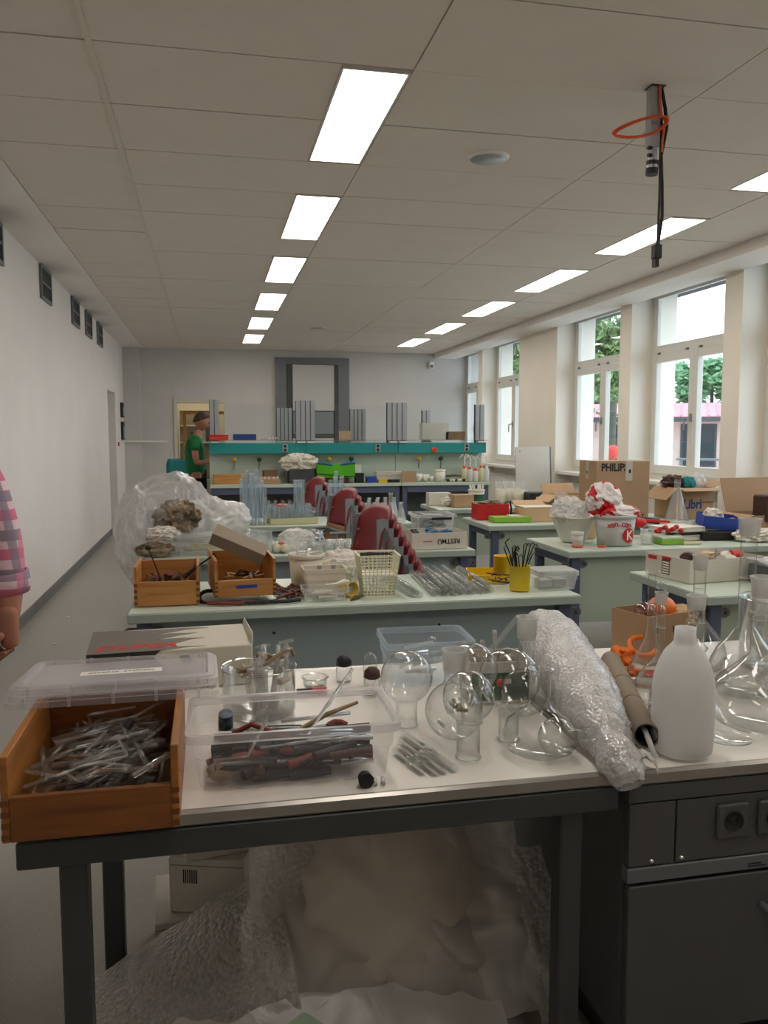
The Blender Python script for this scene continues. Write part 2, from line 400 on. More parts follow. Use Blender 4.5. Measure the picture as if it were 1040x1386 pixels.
# window wall: parapet, piers, head
WIN = [(13.82, 15.3), (11.88, 13.6), (8.76, 10.5), (6.81, 8.5), (4.86, 6.55), (2.0, 3.7)]  # last opening is out of view, added to let in front fill light
g = G(); g.box(XG-.03, 5.15, YB, YF, 0, 1.0); g.box(XG-.03, 5.15, YB, YF, 3.05, 3.2)
prev = YF
for a, b in WIN+[(YB, YB)]:
    if prev-b > .01: g.box(XR, 5.15, b, prev, 0, 3.05)
    prev = a
struct(g.build('wall_right', 'pier'), 'cream window wall with deep piers between the windows')
struct(G().box(4.21, XR+.02, YB, YF, 2.922, 3.2).build('trim_1', 'wall'), 'boxed soffit running above the windows')
g = G(); g.box(XL, XL+.012, YB, DY0, 0, .09).box(XL, XL+.012, DY1, YF, 0, .09)
struct(g.build('baseboard_left', 'skirting'), 'grey skirting strip at the foot of the long wall')
# ceiling: plenum slab, plaster border strip, hung tiles
cl = struct(G().box(XL-.3, 5.3, YB-.2, 18.2, 3.05, 3.2).build('ceiling', 'void'), 'suspended ceiling of long pale tiles')
G().box(XL, -1.10, YB, YF, HC-.002, 3.05).build('border_strip', 'wall', cl)
COLS = [(-1.10, -.43), (-.43, .875), (.875, 2.2), (2.2, 3.52), (3.52, 4.21)]
ROW0 = 3.53
LIGHT_ROWS = range(-2, 7)
tm = {}
for ci, (x0, x1) in enumerate(COLS):
    for k in range(-10, 19):
        y0 = ROW0+.625*k; y1 = y0+.625
        if y1 < YB+.1 or y0 > YF: continue
        y1 = min(y1, YF)
        xb = x1
        lit = (k % 3) in (0, 1) and -7 < k < 17
        if ci == 1 and lit: xb = x1-.30
        if ci == 3 and lit: xb = x1-.30
        if ci == 0: gx0, gx1 = x0+.006, xb-.011
        elif ci == 1: gx0, gx1 = x0+.011, xb-.003
        else: gx0, gx1 = x0+.003, xb-.003
        key = (ci, round(xb, 3), round(y1-y0, 3))
        if key not in tm:
            tm[key] = G().box(gx0, gx1, .004, y1-y0-.004, 0, .03).mesh('ceiling_tile', 'tile')
        # every tile hangs a touch differently
        link(tm[key], 'ceiling_tile', cl, (0, y0, HC+rn(-.001, .0025)))
G().box(-.441, -.419, YB, YF, HC-.006, HC+.03).build('grid_rail', 'grid', cl)
for x in (-1.10, .875, 2.2, 3.52, 4.2): G().box(x-.004, x+.004, YB, YF, HC+.012, HC+.03).build('grid_rail', 'grid', cl)
# ceiling lights
def ceiling_light(x0, x1, y0, y1, label, grp):
    t = thing('ceiling_light', label, 'ceiling light', ((x0+x1)/2, (y0+y1)/2, HC), 0, grp)
    hx, hy = (x1-x0)/2, (y1-y0)/2; g = G(); e = .011
    g.box(-hx-e, -hx, -hy-e, hy+e, -.003, .03).box(hx, hx+e, -hy-e, hy+e, -.003, .03).box(-hx, hx, -hy-e, -hy, -.003, .03).box(-hx, hx, hy, hy+e, -.003, .03)
    g.build('frame', 'lamp_frame', t)
    G().box(-hx, hx, -hy, hy, .004, .012).build('diffuser', 'lamp', t)
OFF = {-1: 'above', -2: 'added as unseen fill just behind', -3: 'well behind'}
ORD = ['nearest', 'second nearest', 'third nearest', 'fourth nearest', 'fifth nearest', 'farthest']
for i in range(-2, 6):  # first pass: unseen panels added behind the camera to fill front faces
    y0 = ROW0+1.875*i+.04
    if i >= 0: la = 'glowing ceiling light panel in the left row, %s of its six' % ORD[i]; lb = 'glowing ceiling light panel in the window-side row, %s one' % (ORD[i] if i != 0 else 'cut off by the right edge, nearest')
    else: la = 'ceiling light panel of the left row %s the camera' % OFF[i]; lb = 'ceiling light panel of the window-side row %s the camera' % OFF[i]
    ceiling_light(.585, .86, y0, y0+1.175, la, 'left row of ceiling lights'); ceiling_light(3.225, 3.50, y0, y0+1.175, lb, 'right row of ceiling lights')
# speaker discs
for (x, y, lb) in ((1.54, 4.5, 'round white ceiling loudspeaker near the hanging pole'), (1.55, 11.9, 'tiny round ceiling loudspeaker far down the room')):
    t = thing('ceiling_speaker', lb, 'loudspeaker', (x, y, HC))
    G().lathe([(.0, -.012), (.10, -.012), (.11, -.009), (.12, 0), (.12, .01)], 32).build('rim', 'lamp_frame', t)
    G().lathe([(0, -.0135), (.096, -.0135), (.097, -.011)], 32).build('grille', 'alu', t)
# wall vents
for k, (y0, y1) in enumerate(((6.05, 6.57), (7.97, 8.47), (9.70, 10.22), (10.74, 11.26), (11.82, 12.34))):
    t = thing('wall_vent', 'dark louvred air vent high on the left wall, ' + ['cut off by the picture edge', 'the largest one fully in view', 'third along', 'fourth along', 'farthest one by the doorway'][k], 'vent', (XL, (y0+y1)/2, 2.86), 0, 'louvred vents along the left wall')
    h = (y1-y0)/2; g = G(); z0, z1 = -.16, .14
    g.box(0, .022, -h, -h+.035, z0, z1).box(0, .022, h-.035, h, z0, z1).box(0, .022, -h+.035, h-.035, z0, z0+.03).box(0, .022, -h+.035, h-.035, z1-.03, z1).box(0, .018, -h+.03, h-.03, -.018, .004)
    g.build('frame', 'grey_metal', t)
    G().box(.0005, .003, -h+.03, h-.03, z0+.02, z1-.02).build('backing', 'black', t)
    lm = G().box(-.002, .002, -h+.035, h-.035, -.008, .008).mesh('louvre', 'dark_frame')
    for j in range(9): link(lm, 'louvre', t, (.012, 0, z0+.042+j*.0268), (0, .7, 0))
# left doorway
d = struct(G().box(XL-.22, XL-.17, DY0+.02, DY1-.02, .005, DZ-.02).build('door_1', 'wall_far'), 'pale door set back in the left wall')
g = G(); g.box(XL-.16, XL-.15, DY0, DY0+.06, 0, DZ).box(XL-.16, XL-.15, DY1-.06, DY1, 0, DZ).box(XL-.16, XL-.15, DY0, DY1, DZ-.06, DZ); g.build('door_frame', 'skirting', d)
g = G(); g.cyl((XL-.17, DY0+.12, 1.05), (XL-.11, DY0+.12, 1.05), .01).cyl((XL-.115, DY0+.12, 1.05), (XL-.115, DY0+.25, 1.05), .009); g.build('door_handle', 'chrome', d)
# far doorway with the room behind it
d = thing('door_2', 'open doorway in the far wall with cream frame', None, (-.135, YF, 0)); d['kind'] = 'structure'
g = G(); g.box(-.465, -.415, -.03, .24, 0, 2.13).box(.415, .465, -.03, .24, 0, 2.13).box(-.415, .415, -.03, .24, 2.06, 2.13); g.build('frame', 'flame_box', d)
g = G(); g.box(-.34, -.28, .9, 1.0, 0, 1.94).box(-.28, .6, .9, 1.0, 1.88, 1.94); g.build('inner_frame', 'drawer_wood', d)
g = G(); g.box(-1.4, -1.3, YF+.22, 18.0, 0, 3.05).box(1.3, 1.4, YF+.22, 18.0, 0, 3.05).box(-1.4, 1.4, 18.0, 18.1, 0, 3.05)
struct(g.build('wall_store', 'wall'), 'walls of the store room beyond the far doorway')
t = thing('store_light', 'ceiling lamp of the store room behind the far doorway', 'ceiling light', (-.1, 16.7, 3.0)); G().box(-.3, .3, -.5, .5, -.05, -.02).build('diffuser', 'warm_lamp', t); G().box(-.33, .33, -.53, .53, -.02, .05).build('frame', 'lamp_frame', t)
t = thing('store_shelf', 'white open shelf unit seen through the far doorway', 'shelf', (-.15, 17.3, 0))
g = G(); g.box(-.45, -.42, 0, .35, 0, 2.0).box(.25, .28, 0, .35, 0, 2.0).box(-.42, .25, .33, .35, 0, 2.0); g.build('carcass', 'white_paint', t)
for z in (.1, .55, .95, 1.32, 1.66, 1.98): G().box(-.42, .25, 0, .33, z, z+.025).build('shelf_board', 'white_paint', t)
G().box(-.3, -.28, .0, .3, 1.0, 1.3)
for k, (x, z, hh, m) in enumerate(((-.35, .975, .2, 'card_grey'), (-.2, .975, .24, 'dark_under'), (-.05, .975, .2, 'card_grey'), (-.3, 1.345, .2, 'dark_green'), (-.12, 1.345, .24, 'bench_panel'), (-.33, .575, .25, 'dark_under'), (-.12, .575, .2, 'black'), (.1, 1.345, .2, 'card'))):
    tag(G().box(x-.06, x+.06, 17.33, 17.55, z, z+hh).build('store_box', m, bevel=.004), 'small %s box on the store shelf, level %s slot %s' % ({'card_grey': 'grey card', 'dark_under': 'dark grey', 'dark_green': 'dark green', 'bench_panel': 'blue-grey', 'black': 'black', 'card': 'brown card'}[m], 'low' if z < .6 else 'middle' if z < 1 else 'upper', 'one two three four'.split()[min(3, int((x+.4)/.15))]), 'box', 'boxes in the store shelf')
# board niche in the far wall
t = thing('board_frame', 'grey framed sliding board niche in the far wall', 'board', (1.89, YF, 0))
g = G(); g.box(-.68, -.48, -.05, 0, 1.0, 2.89).box(.48, .68, -.05, 0, 1.0, 2.89).box(-.48, .48, -.05, 0, 2.77, 2.89); g.build('surround', 'grey_metal', t)
G().box(-.48, .48, -.012, -.002, 1.0, 2.77).build('backing', 'dark_under', t)
for x in (-.47, .40): G().box(x-.0, x+.09, -.045, -.013, 1.0, 2.77).build('guide_rail', 'dark_frame', t)
G().box(-.37, .47, -.04, -.02, 1.93, 2.765).build('white_board', 'wall_far', t, bevel=.004)
G().box(-.37, .39, -.035, -.016, 1.5, 1.915).build('lower_board', 'chair_grey', t, bevel=.004)
G().box(-.37, .39, -.035, -.016, 1.02, 1.42).build('lower_board', 'wall_far', t, bevel=.004)
# cable ledge and small wall things
tag(G().box(-1.44, -.72, YF-.16, YF-.12, 1.355, 1.385).build('cable_duct', 'white_paint'), 'thin white cable duct on the far wall corner', 'cable duct')
t = thing('wall_pouch', 'black hanging wall pouch with leaflets in the far corner', 'pouch', (XL, 14.75, 0))
for z0, z1 in ((1.78, 1.98), (1.40, 1.66)):
    G().box(.0, .04, -.13, .13, z0, z1+.05).build('pocket', 'black', t, bevel=.005); G().box(.041, .045, -.10, .10, z0+.03, z1-.03).build('leaflet', 'alu', t)
t = thing('light_switch', 'small red and white switch beside the left doorway', 'switch', (XL, 14.15, 1.35)); G().box(0, .012, -.04, .04, .06, .14).build('upper_plate', 'white_paint', t); G().box(0, .014, -.05, .05, -.05, .02).build('red_plate', 'red', t)
t = thing('motion_sensor', 'small white sensor box high on the far wall corner', 'sensor', (4.15, YF, 2.80)); G().box(-.05, .05, -.06, 0, -.07, .07).build('housing', 'white_paint', t, bevel=.01); G().box(-.03, .03, -.067, -.06, -.05, 0).build('lens', 'grey_metal', t)
# windows
def window(n, y0, y1):
    wd = thing('window_%d' % n, 'tall white casement window number %d along the right wall' % n, None, (XG, y0, 0)); wd['kind'] = 'structure'
    w_ = y1-y0; F = 'white_frame'; zs, zt, zh = 1.0, 2.36, 3.05
    g = G(); g.box(0, .07, 0, .06, zs, zh).box(0, .07, w_-.06, w_, zs, zh).box(0, .07, .06, w_-.06, zs, zs+.07).box(0, .07, .06, w_-.06, zh-.05, zh).box(-.012, .07, .06, w_-.06, zt-.02, zt+.06)
    g.build('frame', F, wd, bevel=.004)
    for k, (a, b) in enumerate(((.06, w_/2), (w_/2, w_-.06))):
        g = G(); s_ = .075; z0, z1 = zs+.06, zt-.015
        g.box(-.02, .045, a, a+s_, z0, z1).box(-.02, .045, b-s_, b, z0, z1).box(-.02, .045, a+s_, b-s_, z0, z0+s_+.02).box(-.02, .045, a+s_, b-s_, z1-s_, z1)
        so = g.build('sash', F, wd, bevel=.004)
        G().box(.008, .016, a+s_-.004, b-s_+.004, z0+s_, z1-s_+.01).build('pane', 'window_glass', so)
        for yy in (a+.12, b-.12): G().cyl((-.022, yy-.02, zt+.008), (-.022, yy+.02, zt+.008), .011, n=8).build('hinge', 'grey_metal', so)
    G().box(.012, .02, .055, w_-.055, zt+.055, zh-.045).build('transom_pane', 'window_glass', wd)
    g = G(); g.box(.0, .03, .06, .10, zt+.06, zh-.05).box(.0, .03, w_-.1, w_-.06, zt+.06, zh-.05).box(.0, .03, .1, w_-.1, zt+.06, zt+.095).box(.0, .03, .1, w_-.1, zh-.085, zh-.05); g.build('transom_sash', F, wd)
    h = G(); y = w_/2+.01; h.box(-.032, -.02, y-.015, y+.02, 1.62, 1.70).cyl((-.02, y, 1.66), (-.07, y, 1.66), .009, n=8).tube([(-.065, y, 1.66), (-.075, y+.03, 1.65), (-.075, y+.045, 1.60), (-.072, y+.045, 1.53)], .009, 8); h.build('handle', 'alu', wd)
    G().box(-.24, .0, .004, w_-.004, .955, .998).build('window_sill', 'white_paint', wd, bevel=.006)
    r = G()
    r.box(-.13, -.05, .1, w_-.1, .12, .84)
    rd = r.build('radiator', 'white_paint', wd)
    fm = G().box(-.012, .0, -.012, .012, .14, .82).mesh('fin', 'white_frame')
    if n <= 5:
        for k in range(int((w_-.25)/.075)): link(fm, 'fin', rd, (-.13, .14+k*.075, 0))
for i, (a, b) in enumerate(WIN): window(i+1, a, b)
# outside
struct(G().box(5.15, 80, -40, 90, -.4, -.02).build('ground_outside', 'paving'), 'pale paved yard outside the windows')
T0 = TR(23, 35, 0) @ RZ(-.56)
b = thing('garden_building', 'low pink-roofed building across the yard', 'building'); b.matrix_world = T0
G().box(-16, 14, 0, 6, -.02, 2.45).build('wall', 'stucco', b)
g = G(); g.add([(-16.8, -1.0, 2.30), (14.8, -1.0, 2.30), (14.8, 3, 3.05), (-16.8, 3, 3.05), (-16.8, 7, 2.3), (14.8, 7, 2.3)], [(0, 1, 2, 3), (3, 2, 5, 4)]); rf = g.build('roof', 'roof_tile', b, solid=.1)
rib = G().add([(-.05, -1.02, 2.37), (.05, -1.02, 2.37), (.05, 3, 3.11), (-.05, 3, 3.11), (0, -1.02, 2.43), (0, 3, 3.17)], [(0, 1, 4), (0, 4, 5, 3), (1, 2, 5, 4)]).mesh('roof_rib', 'roof_tile')
for k in range(78): link(rib, 'roof_rib', rf, (-16.4+k*.4, 0, 0))
G().box(-16.6, 14.6, -1.02, -.96, 2.1, 2.32).build('gutter', 'dark_frame', b)
for x0, x1, z0, z1 in ((-9, -7.8, .3, 1.9), (-6.6, -5.4, .3, 1.9), (-4.2, -3.2, .0, 2.0), (-1.2, .4, .0, 2.0), (.7, 2.3, .2, 1.9), (7, 9, .6, 1.8)):
    wv = G().box(x0, x1, -.06, .0, z0, z1).build('window', 'dark_frame', b); G().box(x0+.1, x1-.1, -.075, -.06, z0+.1, z1-.1).build('pane', 'dark_glass', wv)
for x in (-8, -2.2, 3.2, 10): G().box(x-.09, x+.09, -.9, -.75, -.02, 2.2).build('post', 'white_paint', b)
G().cyl((1.2, -.1, 1.55), (1.2, -.02, 1.55), .12, n=14)
bb = thing('garden_bench', 'grey bench standing in the yard outside the window', 'bench', (19.2, 29.5, -.02), -.56); G().box(-1, 1, -.25, .25, .5, .58).build('seat', 'grey_metal', bb)
for x in (-.8, .8): G().box(x-.06, x+.06, -.2, .2, 0, .5).build('leg', 'grey_metal', bb)
def tree(name, label, x, y, h, crown, m, seed, nl=2200, leaf=.16, droop=0):
    t = thing(name, label, 'tree', (x, y, -.02), 0, 'trees in the yard')
    G().tube([(0, 0, 0), (.05, .03, h*.3), (-.03, .05, h*.6), (.02, 0, h*.9)], [.16, .13, .1, .04], 8).build('trunk', 'bark', t)
    rg = random.Random(seed); vs = []; fs = []
    cl_ = [(rg.gauss(0, .45)*crown[0], rg.gauss(0, .45)*crown[1], crown[2]+rg.uniform(-1, 1)*crown[3]*.8) for _ in range(26)]
    for i in range(nl):
        cx, cy, cz = rg.choice(cl_); k = crown[3]*.33
        p = Vector((cx+rg.gauss(0, k*.6), cy+rg.gauss(0, k*.6), cz+rg.gauss(0, k*.5)-droop*rg.random()))
        a = Vector((rg.gauss(0, 1), rg.gauss(0, 1), rg.gauss(0, .6)-droop)).normalized()*leaf; bq = a.orthogonal().normalized()*leaf*.5
        o = len(vs); vs += [p-a, p+bq, p+a, p-bq]; fs.append((o, o+1, o+2, o+3))
    f = G().add(vs, fs).build('foliage', m, t); f['kind'] = 'stuff'
tree('garden_tree', 'broad leafy green tree behind the pink roof', 27.5, 41.5, 6, (4.2, 2.4, 4.5, 1.2), 'leaf', 3, 6500, .26)
tree('garden_tree', 'dense green tree left of the broad tree', 21.5, 46.0, 6, (3.0, 2.4, 4.2, 1.4), 'leaf', 8, 3000, .28)
tree('birch_tree', 'hanging birch filling the farther window pane', 15.3, 30.0, 8, (1.7, 1.5, 5.3, 1.7), 'leaf_birch', 5, 5200, .16, 1.0)
tree('birch_tree', 'birch outside the farthest pair of windows', 9.4, 24.0, 8, (1.3, 1.3, 4.4, 2.0), 'leaf_birch', 6, 2400, .15, 1.0)
tree('garden_tree', 'rounded tree outside the farthest windows', 11.2, 30.0, 5, (1.6, 1.6, 2.6, 1.4), 'leaf', 9, 2200, .2)
t = thing('yard_post', 'leaning green post with a red ball outside the window', 'post', (7.0, 13.75, -.02)); G().tube([(0, 0, 0), (.06, .03, 1.2), (.16, .08, 2.1)], [.17, .12, .07], 10).build('post', 'bark', t)
g = crumple((0, 0, 0), (.13, .13, .13), .0, 1, 0, 3, smooth=True); g.build('ball', 'red_light', t, (.0, -.25, 1.2)); G().cyl((.0, -.25, 1.2), (.05, -.05, 1.18), .02).build('bracket', 'dark_frame', t)
# ------------------------------------------------------------------ near table and demonstration cabinet
T = .745
t = thing('lab_table', 'grey steel-framed lab table with white top in the foreground', 'table', (.247, 2.07, 0))
hx, hy = .62, .475
G().box(-hx+.018, hx-.018, -hy+.018, hy-.018, T-.03, T).build('tabletop', 'table_white', t)
g = G(); e = .018
g.box(-hx, hx, -hy, -hy+e, T-.03, T+.003).box(-hx, hx, hy-e, hy, T-.03, T+.003).box(-hx, -hx+e, -hy+e, hy-e, T-.03, T+.003).box(hx-e, hx, -hy+e, hy-e, T-.03, T+.003)
g.build('edge_trim', 'edge_metal', t, bevel=.006)
g = G(); g.box(-hx+.002, hx-.002, -hy+.002, -hy+.04, T-.085, T-.031).box(-hx+.002, hx-.002, hy-.04, hy-.002, T-.085, T-.031).box(-hx+.002, -hx+.04, -hy+.04, hy-.04, T-.085, T-.031).box(hx-.04, hx-.002, -hy+.04, hy-.04, T-.085, T-.031)
g.build('frame_rail', 'dark_frame', t, bevel=.003)
for sx, x in ((-1, -.52), (1, .518)):
    for y in (-hy+.02, .13):
        G().box(x-.026, x+.026, y, y+.052, 0.012, T-.086).build('leg', 'dark_frame', t, bevel=.004); G().cyl((x, y+.027, 0), (x, y+.027, .012), .025).build('foot', 'black', t)
t = thing('demonstration_cabinet', 'dark grey lab cabinet with sockets and white top on the right', 'cabinet', (.885, 1.585, 0))
W_, D_ = 1.25, 1.0
G().box(.018, W_, .018, D_, T-.03, T).build('worktop', 'table_white', t)
g = G(); g.box(0, W_, 0, .018, T-.03, T+.003).box(0, .018, .018, D_, T-.03, T+.003); g.build('edge_trim', 'edge_metal', t, bevel=.006)
G().box(0.0, W_, .03, D_, .10, T-.031).build('body', 'cab_front', t)
G().box(0.03, W_, .09, D_-.05, .0, .10).build('plinth', 'black', t)
G().box(.0, W_, .004, .03, T-.07, T-.031).build('front_rail', 'cab_front', t, bevel=.002)
for a, b in ((.004, .115), (.119, .62), (.624, 1.2)):
    p = G().box(a, b, .006, .03, .528, T-.073).build('socket_panel', 'cab_front', t, bevel=.0015)
    for x in ((a+b)/2 if b < .2 else a+.014,): G().lathe([(0, .006), (.004, .005), (.006, 0)], 10, TR(x, .006, .538) @ Matrix.Rotation(PI/2, 4, 'X')).build('screw', 'chrome', p)
G().box(0, W_, .002, .03, .492, .526).build('lower_rail', 'grey_metal', t, bevel=.002)
for x in (.255, .36):
    s_ = G().box(x-.04, x+.04, -.004, .006, .575, .655).build('socket', 'cab_front', t, bevel=.004)
    G().lathe([(.022, -.003), (.026, -.006), (.029, -.004), (.03, 0)], 24, TR(x, -.004, .615) @ Matrix.Rotation(PI/2, 4, 'X') ).build('rim', 'dark_frame', s_)
    G().lathe([(0, .002), (.022, .002), (.023, .004)], 24, TR(x, -.0035, .615) @ Matrix.Rotation(PI/2, 4, 'X')).build('well', 'black', s_)
    for dx in (-.009, .009): G().cyl((x+dx, -.006, .615), (x+dx, -.0085, .615), .0035, n=8).build('hole', 'ink', s_)
dr = G().box(.006, .6, .004, .03, .115, .483).build('door', 'cab_front', t, bevel=.003)
G().tube([(.34, .004, .405), (.345, -.022, .402), (.365, -.034, .40), (.43, -.036, .40), (.47, -.034, .40), (.49, -.02, .402), (.495, .004, .405)], .009, 8).build('handle', 'grey_metal', dr)
dr = G().box(.606, 1.24, .004, .03, .115, .483).build('door', 'cab_front', t, bevel=.003)
G().box(.30, .335, .0008, .002, .505, .508).build('type_mark', 'ink', t); G().box(.30, .345, .0008, .002, .499, .502).build('type_mark', 'ink', t)

# ------------------------------------------------------------------ wooden drawers
def drawer(label, loc, rz, w, d, hs, hf, mx, my, th=.012, grp=None, rot=None):
    t = thing('wooden_crate', label, 'drawer', loc, rz, grp, rot)
    G().box(-w/2+th, w/2-th, th, d-th, 0.004, .012).build('bottom', 'card', t)
    for s_ in (-1, 1):
        x = s_*(w/2-th/2)
        prof = [(0, 0), (d, 0), (d, hs), (.0, hs)]
        sd = G().add([(x-th/2, y, z) for y, z in prof]+[(x+th/2, y, z) for y, z in prof], [(0, 1, 2, 3), (7, 6, 5, 4), (0, 4, 5, 1), (1, 5, 6, 2), (2, 6, 7, 3), (3, 7, 4, 0)]).build('side_board', my, t, bevel=.0015)
        nj = 4; jm = G().box(x-th/2-.0006, x+th/2+.0006, -.0008, th, 0, hf/nj*.5).mesh('finger_joint', 'joint_wood')
        for k in range(nj): link(jm, 'finger_joint', sd, (0, 0, hf/nj*(k+.25)))
    G().box(-w/2+th, w/2-th, 0, th, 0, hf).build('front_board', mx, t, bevel=.0015)
    G().box(-w/2+th, w/2-th, d-th, d, 0, hs*.92).build('back_board', mx, t, bevel=.0015)
    return t
drawer('brown wooden drawer full of glass tubes at the left table corner', (-.222, 1.53, T+.004), 0, .31, .42, .160, .084, 'drawer_near', 'drawer_near_y', .014)
# glass tubes in the drawer
tms = [G().pipe((0, 0, -.5), (0, 0, .5), r, .22, 9).mesh('glass_tube', 'glass_tube') for r in (.0036, .0045, .0058)]
TL = 'thin straight glass tube in the jumbled heap inside the near drawer'
def put_tube(me, p, q, label, grp, name='glass_tube', cat='glass tube'):
    p, q = Vector(p), Vector(q); d = q-p
    o = link(me, name, None, (p+q)/2, d.to_track_quat('Z', 'Y').to_euler(), (1, 1, d.length)); return tag(o, label, cat, grp)
rg = random.Random(5)
x0, x1, y0, y1 = -.348, -.096, 1.552, 1.925
for k in range(170):
    while 1:
        L_ = rg.uniform(.07, .22); a = rg.choice([rg.gauss(.95, .35), rg.uniform(0, PI), rg.gauss(.75, .3)]); el = rg.gauss(0, .13)
        c = Vector((rg.uniform(x0, x1), rg.uniform(y0, y1), T+.022+.082*(k/170)+.012*rg.random()))
        d = Vector((math.cos(a)*math.cos(el), math.sin(a)*math.cos(el), math.sin(el)))*L_/2
        p, q = c-d, c+d
        if all(x0 <= u.x <= x1 and y0 <= u.y <= y1 and T+.018 < u.z < T+.14 for u in (p, q)): break
    put_tube(tms[k % 3], p, q, TL, 'glass tubes in the near drawer')
def bent(p, ang, az, a, b, r=.0035):
    d1 = Vector((math.cos(az), math.sin(az), 0)); d2 = Vector((math.cos(az+ang), math.sin(az+ang), .05)); p = Vector(p)
    pts = [p+d1*a, p+d1*.012, p+(d1+d2)*.003, p+d2*.012, p+d2*b]
    return G().tube(pts, r, 8)
for k in range(26):
    while 1:
        az = rg.uniform(0, 2*PI); an = rg.choice([1.5, 1.9, -1.6, 2.2]); a, b = rg.uniform(.06, .14), rg.uniform(.05, .12)
        p = Vector((rg.uniform(x0, x1), rg.uniform(y0, y1), T+.075+.035*rg.random()))
        e1 = p+Vector((math.cos(az), math.sin(az), 0))*a; e2 = p+Vector((math.cos(az+an), math.sin(az+an), 0))*b
        if all(x0 < u.x < x1 and y0 < u.y < y1 for u in (e1, e2)): break
    tag(bent(p, an, az, a, b).build('bent_glass_tube', 'glass_tube'), 'bent glass tube lying among the straight ones in the near drawer', 'glass tube', 'bent glass tubes in the near drawer')
tag(G().cyl((-.178, 1.72, T+.135), (-.166, 1.728, T+.15), .0095, .008, 14).build('rubber_stopper', 'rubber'), 'small dark stopper on top of the tubes in the near drawer', 'stopper')
put_tube(tms[2], (-.15, 1.545, T+.105), (-.083, 1.575, T+.13), 'short glass tube poking over the right front of the near drawer', 'glass tubes in the near drawer')
# lids stacked on the drawer
def lid(name, label, M, w, d, h, m):
    t = thing(name, label, 'lid'); t.matrix_world = M
    b = .012
    def rr(x, y, r, n=5):
        return [(sx*(x-r)+r*math.cos(a), sy*(y-r)+r*math.sin(a)) for sx, sy, a0 in ((1, 1, 0), (-1, 1, PI/2), (-1, -1, PI), (1, -1, 1.5*PI)) for a in [a0+PI/2*i/n for i in range(n+1)]]
    rings = [(w/2, d/2, 0, .03), (w/2, d/2, .012, .03), (w/2-.005, d/2-.005, .013, .028), (w/2-.008, d/2-.008, h, .026), (w/2-.022, d/2-.022, h+.002, .02), (w/2-.026, d/2-.026, h-.008, .02)]
    vs = []; fs = []
    for x, y, z, r in rings: vs += [(px, py, z) for px, py in rr(x, y, r)]
    n = len(rr(1, 1, .1))
    for j in range(len(rings)-1): fs += [(j*n+i, j*n+(i+1) % n, (j+1)*n+(i+1) % n, (j+1)*n+i) for i in range(n)]
    fs.append(tuple((len(rings)-1)*n+i for i in range(n)))
    G().add(vs, fs, None, False).build('shell', m, t)
    rm = G().box(-.003, .003, -.0015, .004, 0, h).mesh('rim_rib', m)
    for k in range(5):
        for sy in (-1, 1): link(rm, 'rim_rib', t, (-w/2+w*(k+.5)/5, -d/2 if sy < 0 else d/2-.0025, 0))
    return t
Ml = TR(-.212, 1.955, T+.152) @ ROT(-.09, 0, .012)
lid('box_lid', 'translucent plastic box lid lying lower on the wooden drawer', Ml, .445, .33, .024, 'clear_lid')
l2 = lid('box_lid', 'translucent plastic lid with handwritten strip, uppermost on the drawer', Ml @ TR(.004, .003, .0265) @ RZ(-.006), .435, .32, .018, 'clear_lid')
G().box(-.09, .09, -.03, .016, .0105, .0112, RZ(.03)).build('paper_strip', 'paper', l2)
text('handwriting', 'DIVERSE  STÖPSEL', .0185, 'ink', l2, TR(-.0, -.007, .0115) @ RZ(.03), .0001, shear=.2, bold=.0)
# ------------------------------------------------------------------ clear crate of stoppers and hoses
def crate(name, label, cat, loc, rz, w, d, h, m, taper=.02, rim=.012, wall=.003, group=None):
    t = thing(name, label, cat, loc, rz, group)
    def rr(x, y, r, n=4):
        return [(sx*(x-r)+r*math.cos(a), sy*(y-r)+r*math.sin(a)) for sx, sy, a0 in ((1, 1, 0), (-1, 1, PI/2), (-1, -1, PI), (1, -1, 1.5*PI)) for a in [a0+PI/2*i/n for i in range(n+1)]]
    n = len(rr(1, 1, .1)); R = min(w, d)*.09
    def surf(rings, capbottom):
        vs = []; fs = []
        for x, y, z in rings: vs += [(px, py, z) for px, py in rr(x, y, R)]
        for j in range(len(rings)-1): fs += [(j*n+i, j*n+(i+1) % n, (j+1)*n+(i+1) % n, (j+1)*n+i) for i in range(n)]
        if capbottom: fs.append(tuple(range(n-1, -1, -1)))
        return G().add(vs, fs)
    surf([(w/2-taper, d/2-taper, .001), (w/2-taper*.5, d/2-taper*.5, h*.55), (w/2-taper*.45+.003, d/2-taper*.45+.003, h*.56), (w/2, d/2, h-.004)], True).build('body', m, t)
    surf([(w/2, d/2, h-.018), (w/2+rim, d/2+rim, h-.018), (w/2+rim, d/2+rim, h), (w/2, d/2, h), (w/2-wall, d/2-wall, h-.004)], False).build('rim', 'clear_rim' if m == 'clear_plastic' else m, t)
    return t
crate('storage_crate', 'clear plastic crate of black hoses and stoppers in front', 'crate', (.167, 1.785, T+.004), -.015, .43, .245, .125, 'clear_plastic', .018, .010)
rg = random.Random(9)
cx0, cx1, cy0, cy1 = -.02, .352, 1.682, 1.888
